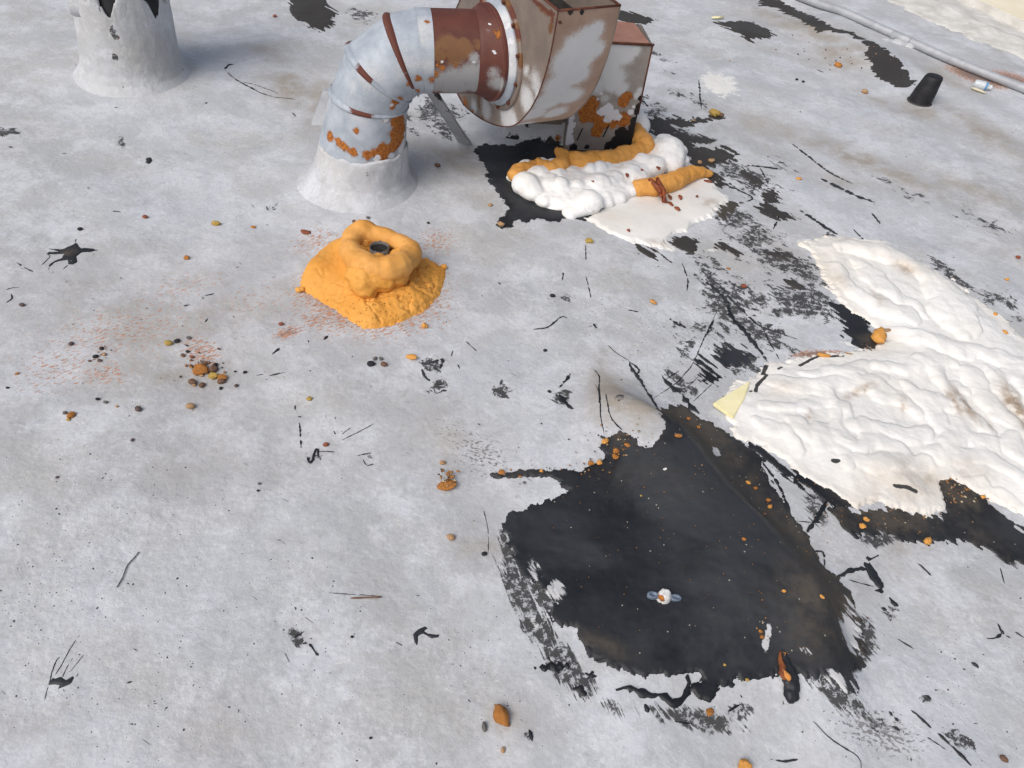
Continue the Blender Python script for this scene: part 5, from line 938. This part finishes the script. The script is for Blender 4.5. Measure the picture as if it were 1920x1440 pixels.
rs = [ring(bq + bd_ * t * BS, bu, ZU, r * BS, 28) for t, r in ((.034, .0155), (.036, .018), (.05, .018), (.052, .015))]; V, F = loft(rs, True, (True, True)); link('cap', mesh_py('cap', V, F), simple('pale_cap', (.55, .6, .62), (.65, .7, .72), 40, .45), bt_)
rs = [ring(bq + bd_ * t * BS, bu, ZU, r * BS, 28) for t, r in ((.004, .0318), (.006, .0325), (.016, .029), (.018, .027))]; V, F = loft(rs); link('label_band', mesh_py('label_band', V, F), simple('blue_band', (.10, .26, .5), (.14, .32, .56), 40, .5), bt_)
a, b = P(1822, 164, .012), P(1848, 174, .010); tag(tube('wood_stick', [a, a + (b - a) * .3, a + (b - a) * .7, b], [.007, .010, .010, .007], M['p_tan'] if False else simple('pale_wood', (.55, .50, .36), (.65, .6, .45), 40, .8), None, 6, flat=.6), 'pale wooden stick lying next to the bottle', 'stick')
a, b = P(1335, 33, .012), P(1357, 32, .012); tag(tube('wood_chip', [a, a + (b - a) * .5, b], [.008, .013, .008], M['wedge'], None, 5, flat=.5), 'pale yellow chip beside the leaf-shaped tar patch', 'chip')
tri = [P(1334, 763, .0), P(1403, 722, .0), P(1392, 756), P(1372, 790, .0)]; tz = [.020, .030, .026, .016]; TH = .012
bot = [np.array([p[0], p[1], p[2] + z * .3]) for p, z in zip(tri, tz)]; topv = [p + ZU * TH for p in bot]
wl_ = []
bm = bmesh.new(); vs_ = [bm.verts.new(p) for p in bot] + [bm.verts.new(p) for p in topv]; n = 4
bm.faces.new(vs_[:n][::-1]); bm.faces.new(vs_[n:])
for i in range(n): bm.faces.new((vs_[i], vs_[(i + 1) % n], vs_[(i + 1) % n + n], vs_[i + n]))
bmesh.ops.recalc_face_normals(bm, faces=bm.faces); bmesh.ops.bevel(bm, geom=list(bm.edges), offset=.002, segments=2, affect='EDGES'); me = bpy.data.meshes.new('foam_wedge'); bm.to_mesh(me); bm.free()
tag(link('foam_wedge', me, M['wedge'], smooth=False), 'pale yellow triangular foam board offcut at the tip of the white foam field', 'offcut')
# bolt with white cap and blue washer tabs
bp = P(1245, 1120, .006); bo_ = empty('roof_bolt', bp); tag(bo_, 'bolt with a white rust-stained cap and blue-grey tabs in the large tar patch', 'bolt')
rs = [ring(bp + ZU * z, np.array([1., 0, 0]), np.array([0, 1., 0]), r, 24) for z, r in ((-.004, .0165), (.008, .0155), (.014, .014), (.019, .010), (.020, .005))]
V, F = loft(fine_loft(rs, 2), True, (False, True)); V = V + .003 * noise3(V, 120, 4)[:, None]; cpw = link('cap', mesh_py('cap', V, F), worn_metal('white_bolt_cap', (.62, .62, .62), (.72, .72, .72), .6, 0.0), bo_)
put_blobs(cpw, {'rust': [(1238, 1122, .009, 1.1), (1235, 1118, .007, 1.0)]})
for s in (-1, 1):
    c = bp + np.array([s * .026, -.004 * s * 0, .003]); rs = [ring(c + ZU * z, np.array([1., 0, 0]), np.array([0, 1., 0]), r, 24, r * .62) for z, r in ((-.006, .014), (.003, .014), (.0045, .0125), (.0045, .008), (.002, .006))]
    V, F = loft(rs, True, (False, True)); link('tab', mesh_py('tab', V, F), M['bluesteel'], bo_)
# curled tar flap with rusty torn edge
fb = P(1480, 1290); tf = empty('tar_flap', fb); tag(tf, 'pointed blister of black tar with a torn rusty edge', 'tar flap')
D, R = dens([P(1466, 1215, .0), P(1474, 1245, .006), P(1483, 1275, .012), P(1484, 1300, .010), P(1479, 1318, .004)], [.004, .012, .019, .019, .004], .006)
sp = [(p[0], p[1], p[2], r * (1 + .15 * float(perlin(p[0] * 90, p[1] * 90, 4))), .5) for p, r in zip(D, R)]; link('flap', blob_mesh('flap', sp, .003, .0035, 55, 3, 3), M['tar'], tf)
D, R = dens([P(1463, 1222, .012), P(1465, 1245, .016), P(1468, 1262, .02), P(1472, 1275, .02)], [.003, .006, .007, .003], .006); tube('torn_edge', D, list(R), M['rust'], tf, 8, wob=.6, seed=3)
D, R = dens([P(1468, 1255, .022), P(1476, 1268, .026), P(1481, 1275, .024)], [.003, .006, .003], .006); tube('torn_edge', D, list(R), M['foam_c'], tf, 8, wob=.7, seed=5)
# thin wire and loose twig strands
tag(tube('wire', dens([P(*q, .003) for q in cbl([(830, 155), (870, 90), (905, 0), (960, -60), (985, -95)])], [1] * 5, .01)[0], .0012, M['wirem'], None, 6), 'fine black wire lying on the clean roof', 'wire')
tag(tube('twig', dens([P(*q, .004) for q in cm([(470, 485), (560, 481), (642, 477)])], [1] * 3, .01)[0], [.001] + [.0022] * 0 + [.0022] * (len(dens([P(*q, .004) for q in cm([(470, 485), (560, 481), (642, 477)])], [1] * 3, .01)[0]) - 1), M['p_brown'], None, 6), 'thin straight twig near the bird-shaped tar splat', 'twig')

# ------------------------------------------------------------------ loose crumbs, pebbles and nut shells
_shape = {}
def lump_mesh(kind, v, mat):
    key = (kind, v, mat)
    if key in _shape: return _shape[key]
    iv, jf = ico(3 if kind == 'chunk' else 2); V = iv.copy(); sd = v * 7 + {'pebble': 1, 'nut': 2, 'chunk': 3, 'flake': 4}[kind]
    if kind == 'pebble': V = V * (1 + .22 * noise3(V, 1.1, sd) + .08 * noise3(V, 3.2, sd))[:, None] * np.array([1, .78, .62])
    elif kind == 'nut':
        V = V * np.array([1, .72, .62]); V[:, 1] *= 1 - .25 * V[:, 0]; V = V * (1 + .06 * noise3(V, 3, sd))[:, None]; V[:, 2] -= .10 * np.exp(-(V[:, 1] / .12) ** 2) * (V[:, 2] > 0)
    elif kind == 'chunk': V = V * (1 + .45 * noise3(V, 1.3, sd) + .22 * noise3(V, 3.0, sd) + .10 * noise3(V, 7, sd))[:, None] * np.array([1, .8, .6])
    else: V = V * (1 + .35 * noise3(V, 1.2, sd))[:, None] * np.array([1, .62, .25]); V[:, 2] += .12 * V[:, 0] ** 2
    me = mesh_np(kind, V, jf); me.materials.append(M[mat]); attr(me, 'pits', np.ones(len(V)) * .7); _shape[key] = me; return me
NAMES = {'pebble': 'pebble', 'nut': 'nut_shell', 'chunk': 'foam_crumb', 'flake': 'foam_flake'}
CATS = {'pebble': 'pebble', 'nut': 'nut shell', 'chunk': 'foam crumb', 'flake': 'foam flake'}
GRPS = {'pebble': 'loose pebbles on the roof', 'nut': 'nut shells on the roof', 'chunk': 'orange foam crumbs', 'flake': 'thin foam flakes'}
def loose(px, py, w, kind, mat, rotd, label, dz=0.0, asp=1.0):
    p = P(px, py); r = w * .9 / ppm(p) / 2; me = lump_mesh(kind, int(px * 7 + py) % 3, mat)
    o = bpy.data.objects.new(NAMES[kind], me); col.objects.link(o); hz = {'pebble': .62, 'nut': .62, 'chunk': .6, 'flake': .3}[kind]
    p = P(px, py + r * hz * ppm(p) * .35, r * hz * .75 + dz); o.location = p; o.rotation_euler = (random.uniform(-.2, .2), random.uniform(-.2, .2), math.radians(rotd)); o.scale = (r, r * asp, r)
    for q in ():
        pass
    return tag(o, label, CATS[kind], GRPS[kind])
for me_flag in (0,): pass
LOOSE = [
 (940, 1337, 46, 'chunk', 'foam_c', 130, 'biggest orange foam crumb, alone near the bottom of the picture', 0, .8), (908, 1361, 22, 'pebble', 'p_grey', 105, 'slim grey pebble beside the biggest orange crumb', 0, .6), (943, 1405, 13, 'pebble', 'p_tan', 80, 'tan pebble below the biggest orange crumb'),
 (1397, 1433, 30, 'chunk', 'foam_bead', 10, 'orange foam crumb cut by the bottom edge of the picture'), (1331, 1333, 18, 'chunk', 'foam_c', 60, 'orange foam crumb at the tip of the tar run'), (845, 1005, 19, 'nut', 'p_tan', 170, 'half nut shell on the clean roof left of the large tar patch'), (908, 1037, 13, 'pebble', 'p_black', 20, 'black pebble just outside the tar brush marks'),
 (838, 908, 42, 'flake', 'foam_c', 20, 'ragged orange foam flake topped with brown grit', 0, 1.1), (830, 866, 14, 'nut', 'p_tan', 10, 'tan nut shell above the ragged orange flake'), (611, 832, 13, 'pebble', 'p_red', 30, 'red-brown pebble alone in the middle of the roof'), (772, 668, 26, 'flake', 'foam_bead', -10, 'seed-shaped orange flake near the four pebbles', .004, .8),
 (696, 680, 18, 'nut', 'p_black', 10, 'black kidney-shaped shell among the four small ones'), (703, 671, 11, 'nut', 'p_grey', 60, 'grey shell behind the black kidney-shaped one'), (714, 671, 11, 'nut', 'p_grey', 130, 'upright grey shell at the back of the group of four'), (720, 681, 16, 'nut', 'p_brown', -15, 'brown shell next to the black kidney-shaped one'),
 (580, 746, 12, 'chunk', 'p_yellow', 20, 'tiny yellow-black scrap in the middle of the roof'), (796, 609, 15, 'chunk', 'foam_bead', 130, 'small orange foam crumb beside the mound'), (527, 606, 12, 'pebble', 'p_red', 10, 'brown pebble left of the mound'), (350, 482, 12, 'chunk', 'foam_c', 0, 'small orange crumb on the clean roof left of the mound'), (405, 417, 18, 'chunk', 'p_yellow', 10, 'yellow-brown dried scrap before the duct elbow', 0, .6),
 (272, 405, 12, 'pebble', 'p_red', 0, 'dark red pebble in front of the vent stack'), (150, 428, 11, 'pebble', 'p_black', 40, 'black pebble above the star-shaped splat'), (41, 570, 12, 'pebble', 'p_purple', 0, 'grey-brown pebble near the left edge of the picture'), (133, 643, 12, 'pebble', 'p_purple', 70, 'dark round pebble left of the small pebble heap'),
 (191, 652, 11, 'nut', 'p_black', 20, 'topmost dark shell of the small pebble heap'), (195, 663, 11, 'nut', 'p_tan', -30, 'tan shell in the small pebble heap'), (179, 667, 12, 'pebble', 'p_black', 40, 'black pebble in the middle of the small heap'), (187, 675, 9, 'pebble', 'p_purple', 0, 'lowest pebble of the small heap'), (168, 676, 7, 'pebble', 'p_brown', 0, 'tiny brown pebble left of the small heap'),
 (316, 641, 18, 'nut', 'p_yellow', 5, 'tan nut beside a black pebble above the orange heap'), (332, 638, 13, 'pebble', 'p_black', 30, 'black pebble touching the tan nut'), (354, 632, 11, 'pebble', 'p_grey', 0, 'grey pebble right of the tan nut'), (352, 658, 9, 'pebble', 'p_black', 0, 'small dark pebble between the tan nut and the orange heap'), (343, 665, 11, 'nut', 'p_brown', -20, 'brown shell at the upper rim of the orange heap'),
 (376, 690, 32, 'chunk', 'foam_c', 20, 'largest orange crumb of the debris heap'), (360, 668, 10, 'pebble', 'p_red', 0, 'red-brown pebble behind the debris heap'), (386, 679, 11, 'pebble', 'p_brown', 0, 'brown pebble at the back of the debris heap'), (360, 686, 7, 'pebble', 'p_black', 0, 'black grain at the side of the debris heap'), (399, 690, 20, 'chunk', 'p_brown', 40, 'dark brown clod in the debris heap'), (403, 683, 12, 'chunk', 'p_black', 60, 'black clod on the upper side of the debris heap'), (400, 703, 20, 'chunk', 'p_yellow', 10, 'mustard clod in the front of the debris heap'), (417, 706, 20, 'chunk', 'foam_c', 30, 'orange crumb at the near end of the debris heap'), (415, 713, 18, 'nut', 'p_brown', 20, 'brown nut leaning on the near end of the debris heap'), (378, 703, 10, 'nut', 'p_tan', 0, 'pale shell in front of the largest heap crumb'),
 (361, 714, 20, 'nut', 'p_brown', -25, 'brown nut half, first of a pair before the heap'), (379, 720, 16, 'nut', 'p_brown', 70, 'round brown nut half, second of a pair before the heap'), (364, 721, 10, 'nut', 'p_tan', 10, 'pale nut kernel between the brown pair'),
 (414, 727, 9, 'pebble', 'p_black', 80, 'black grain below the debris heap'), (443, 722, 10, 'pebble', 'p_purple', 70, 'grey-purple pebble right below the heap'), (459, 697, 9, 'pebble', 'p_black', 20, 'black pebble farthest right of the heap'), (441, 696, 6, 'pebble', 'p_black', 0, 'tiny black grain right of the heap'), (357, 759, 20, 'nut', 'p_tan', 5, 'tan half shell in front of the heap'), (259, 765, 16, 'pebble', 'p_purple', 150, 'smooth brown pebble left of the tan half shell'),
 (183, 747, 10, 'pebble', 'p_black', 0, 'black grain beside a grey one on the left of the roof'), (198, 753, 10, 'pebble', 'p_grey', 0, 'grey grain beside a black one on the left of the roof'), (219, 761, 7, 'pebble', 'p_tan', 0, 'tiny tan grain left of the smooth brown pebble'), (133, 776, 18, 'chunk', 'foam_c', 70, 'orange crumb with a dark scrap on the far left'), (122, 773, 9, 'chunk', 'p_purple', 0, 'dark scrap stuck to the far left orange crumb'), (128, 786, 8, 'chunk', 'p_yellow', 0, 'mustard grain below the far left orange crumb'),
 (14, 726, 7, 'pebble', 'p_black', 0, 'black grain at the left edge of the picture'), (32, 700, 10, 'flake', 'foam_c', 60, 'pale orange flake at the left edge of the picture'), (248, 824, 9, 'pebble', 'p_purple', 90, 'brown grain on the bare roof below the smooth pebble'), (107, 894, 8, 'pebble', 'p_purple', 0, 'lone brown grain on the bare lower left roof'), (486, 906, 8, 'pebble', 'p_grey', 0, 'grey grain above a black one on bare roof'), (484, 919, 7, 'pebble', 'p_black', 0, 'black grain below a grey one on bare roof'),
 (1225, 565, 20, 'flake', 'foam_bead', -60, 'orange flake on the open roof below the white coating', .004), (1036, 553, 12, 'pebble', 'p_black', 0, 'black pebble on the open roof below the blower'), (1105, 450, 18, 'chunk', 'p_yellow', 0, 'dried yellow-black scrap below the white coating', 0, .6), (1649, 627, 36, 'chunk', 'foam_bead', 80, 'tan foam lump stuck in the notch of the foam field', .01), (1664, 618, 18, 'flake', 'p_tan', 10, 'tan foam sliver behind the notch lump', .01),
 (1617, 985, 15, 'chunk', 'foam_bead', 10, 'orange crumb, lower of a pair below the foam field'), (1624, 973, 13, 'chunk', 'foam_bead', 0, 'orange crumb, upper of a pair below the foam field'), (1740, 1013, 18, 'chunk', 'foam_bead', 60, 'orange crumb at the rim of the dusty tar patch'), (1843, 931, 11, 'chunk', 'foam_bead', 40, 'orange crumb where tar meets the foam field'), (1883, 1421, 18, 'nut', 'p_brown', -45, 'pointed brown shell in the lower right corner'),
 (1022, 656, 9, 'pebble', 'p_black', 0, 'black grain above the tan roof stain'), (1030, 733, 9, 'pebble', 'p_black', 0, 'black grain left of the tan roof stain'), (1247, 879, 10, 'flake', 'p_white', 30, 'white paint chip on the large tar patch', .004), (1441, 937, 9, 'chunk', 'foam_c', 0, 'red-orange crumb on the ridge of the large tar patch', .004), (1444, 949, 11, 'chunk', 'foam_bead', 60, 'pale orange crumb on the ridge of the large tar patch', .004), (1403, 904, 12, 'flake', 'foam_bead', -20, 'orange flake on the upper ridge of the tar patch', .006), (1417, 914, 9, 'chunk', 'foam_c', 0, 'small crumb below the flake on the tar ridge', .004), (1434, 963, 8, 'pebble', 'p_brown', 0, 'brown grain on the slope of the tar ridge', .004),
 (1395, 1010, 9, 'chunk', 'foam_c', 0, 'tiny orange crumb in the middle of the tar patch', .004), (1470, 1107, 9, 'chunk', 'foam_bead', 0, 'yellow-orange crumb right of the bolt', .004), (1541, 1118, 12, 'flake', 'foam_bead', -30, 'thin orange sliver right of the bolt near the tar rim', .004), (1426, 1183, 9, 'chunk', 'foam_c', 0, 'orange crumb above the torn tar flap', .004), (1429, 1193, 10, 'chunk', 'foam_c', 40, 'brown-orange crumb close to the torn tar flap', .004), (1359, 1246, 7, 'chunk', 'p_yellow', 0, 'yellow grain in the lower tar patch', .004), (1401, 1274, 8, 'chunk', 'p_yellow', 0, 'yellow grain at the lower rim of the tar patch', .004), (1202, 929, 5, 'chunk', 'p_yellow', 0, 'tiny yellow grain in the upper tar patch', .004),
 (1135, 826, 16, 'chunk', 'foam_bead', 60, 'orange crumb topmost at the upper rim of the tar patch', .004), (1155, 844, 15, 'chunk', 'foam_c', 30, 'orange crumb second from the upper tar rim', .004), (1154, 855, 14, 'chunk', 'foam_c', 150, 'orange crumb third from the upper tar rim', .004), (1176, 834, 14, 'flake', 'foam_c', -30, 'orange flake right of the crumbs on the upper tar rim', .004), (1272, 816, 17, 'flake', 'foam_c', 0, 'ring-shaped orange flake high on the tar patch', .006), (1291, 784, 8, 'chunk', 'foam_c', 0, 'orange grain near the top of the tar patch', .004), (1310, 800, 8, 'chunk', 'foam_c', 0, 'orange grain below the yellow wedge', .004), (1108, 867, 13, 'chunk', 'foam_c', 10, 'red-orange crumb on the tar arm, right one', .004), (1124, 866, 13, 'chunk', 'foam_bead', 20, 'orange crumb where the tar arm leaves the patch', .004), (941, 884, 15, 'chunk', 'foam_c', 0, 'orange crumb at the far end of the tar arm', .004), (1015, 882, 8, 'chunk', 'foam_bead', 0, 'orange grain midway on the tar arm', .004), (975, 893, 9, 'flake', 'foam_c', 0, 'orange fleck lying on the tar arm', .004), (983, 904, 8, 'pebble', 'p_grey', 0, 'grey pebble under the tar arm'),
 (939, 419, 14, 'chunk', 'p_tan', 0, 'tan crumb at the corner of the glossy tar pool', .004), (919, 383, 10, 'chunk', 'p_tan', 0, 'small tan crumb left of the glossy tar pool'), (1340, 210, 22, 'chunk', 'p_yellow', 10, 'yellow-brown clod at the tip of the faded tar patch', .004), (1352, 214, 12, 'chunk', 'p_brown', 0, 'dark brown clod stuck to the yellow one', .004), (1334, 300, 13, 'chunk', 'p_tan', 20, 'pinkish crumb on the faded tar patch', .004), (1312, 303, 10, 'chunk', 'p_tan', 0, 'tan crumb beside the pinkish one on faded tar', .004), (1300, 225, 12, 'flake', 'p_tan', 70, 'tan sliver on the finger of the faded tar patch', .004),
 (1883, 475 + 148, 16, 'chunk', 'foam_bead', 0, 'orange crumb at the upper rim of the foam field', .004), (1866, 588, 11, 'chunk', 'foam_bead', 60, 'orange crumb by the tar smear along the foam field', .004), (1888, 523, 8, 'chunk', 'foam_bead', 0, 'pale orange grain on the roof above the foam field'), (1909, 481, 11, 'pebble', 'p_red', 0, 'red-brown pebble at the right edge of the picture'), (1572, 120, 16, 'chunk', 'foam_c', 0, 'orange crumb on the dirt streak of the far roof'), (1622, 170, 15, 'nut', 'p_tan', -20, 'tan shell on the far roof left of the rubber cap'), (1498, 334, 14, 'flake', 'foam_bead', 0, 'pale orange fleck on the roof right of the tapering bead'),
 (820, 308, 14, 'pebble', 'p_brown', -30, 'brown pebble on the stained roof below the duct'), (1494, 148, 7, 'pebble', 'p_black', 0, 'black grain on the far roof, left of two'), (1506, 152, 7, 'pebble', 'p_black', 0, 'black grain on the far roof, right of two'), (664, 414, 10, 'pebble', 'p_brown', 0, 'brown grain right behind the mound'), (690, 407, 9, 'pebble', 'p_grey', 0, 'grey grain behind the mound near the boot'), (803, 417, 7, 'pebble', 'p_black', 0, 'black grain behind the mound to its right'), (572, 434, 22, 'flake', 'p_red', 5, 'thin red-orange flake behind the mound'), (475, 425, 12, 'flake', 'foam_c', 0, 'thin orange fleck between the yellow scrap and the mound'), (570, 357, 7, 'pebble', 'p_brown', 0, 'brown grain left of the elbow boot'), (515, 29, 9, 'pebble', 'p_red', 0, 'red-brown grain by the far small tar patch'), (660, 1193, 8, 'pebble', 'p_black', 0, 'black dot of a pebble left of the bird-shaped splat'), (695, 1383, 7, 'pebble', 'p_black', 0, 'black dot of a pebble near the bottom of the picture'),
 (1395, 535, 12, 'chunk', 'p_red', 0, 'red-brown clod among the tar scratches'), (1366, 503, 10, 'flake', 'foam_c', 0, 'orange sliver among the tar scratches'), (1545, 665, 34, 'flake', 'foam_bead', 5, 'long tan foam sliver along the rim of the foam field', .004, .5), (1592, 663, 20, 'flake', 'p_tan', -10, 'short tan sliver along the rim of the foam field', .004, .6)]
for L in LOOSE: loose(L[0], L[1], L[2], L[3], L[4], L[5], L[6], *(L[7:]))
# fine crumbs: too many and too small to count
def crumbs():
    r = random.Random(21); iv, jf = ico(1); VV = []; FF = []; off = 0
    for cx, cy, sx, sy, n, smin, smax in ((838, 903, 9, 7, 26, 4, 9), (385, 688, 22, 14, 30, 3, 7), (190, 668, 14, 10, 10, 2, 5), (1790, 905, 34, 22, 150, 3, 7), (1690, 975, 80, 16, 60, 2, 5), (1160, 840, 30, 18, 40, 2, 6), (1060, 880, 60, 8, 24, 2, 6), (1430, 1180, 10, 16, 14, 2, 5), (1470, 1240, 5, 14, 14, 2, 5), (1300, 900, 150, 90, 120, 1.5, 3.5), (1450, 1010, 120, 120, 80, 1.5, 3.5), (1150, 1000, 120, 90, 60, 1.5, 3), (1650, 655, 22, 8, 30, 2, 5), (1560, 110, 70, 20, 30, 2, 4), (300, 620, 200, 90, 50, 1.5, 3.5)):
        for k in range(n):
            x, y = r.gauss(cx, sx), r.gauss(cy, sy)
            if y < 3: continue
            s = r.uniform(smin, smax); p = P(x, y); rr_ = s / ppm(p) / 2; a = r.uniform(0, 6.28); V = iv * rr_ * np.array([1, r.uniform(.5, .9), .6]); V = V * (1 + .5 * noise3(iv, 1.5, k % 40))[:, None]
            c, s_ = math.cos(a), math.sin(a); V = np.stack([V[:, 0] * c - V[:, 1] * s_, V[:, 0] * s_ + V[:, 1] * c, V[:, 2]], 1); VV.append(V + p + np.array([0, 0, rr_ * .4 + (.006 if 1000 < x < 1620 and y > 780 else .002) + (.012 if (abs(cx - 838) < 2) else 0)])); FF.append(jf + off); off += len(iv)
    t = NT('crumb_mix'); n = t.noise(35, 2); n2 = t.noise(60, 1); c = t.mix(t.ramp(n, .42, .58), (.07, .045, .03), (.32, .15, .05)); c = t.mix(t.ramp(n2, .58, .62), c, (.42, .36, .26)); m = t.out(c, .8)
    tag(link('foam_grit', mesh_np('foam_grit', np.concatenate(VV), np.concatenate(FF)), m), 'fine brown and orange grit sprinkled over tar and roof', 'grit', kind='stuff')
crumbs()
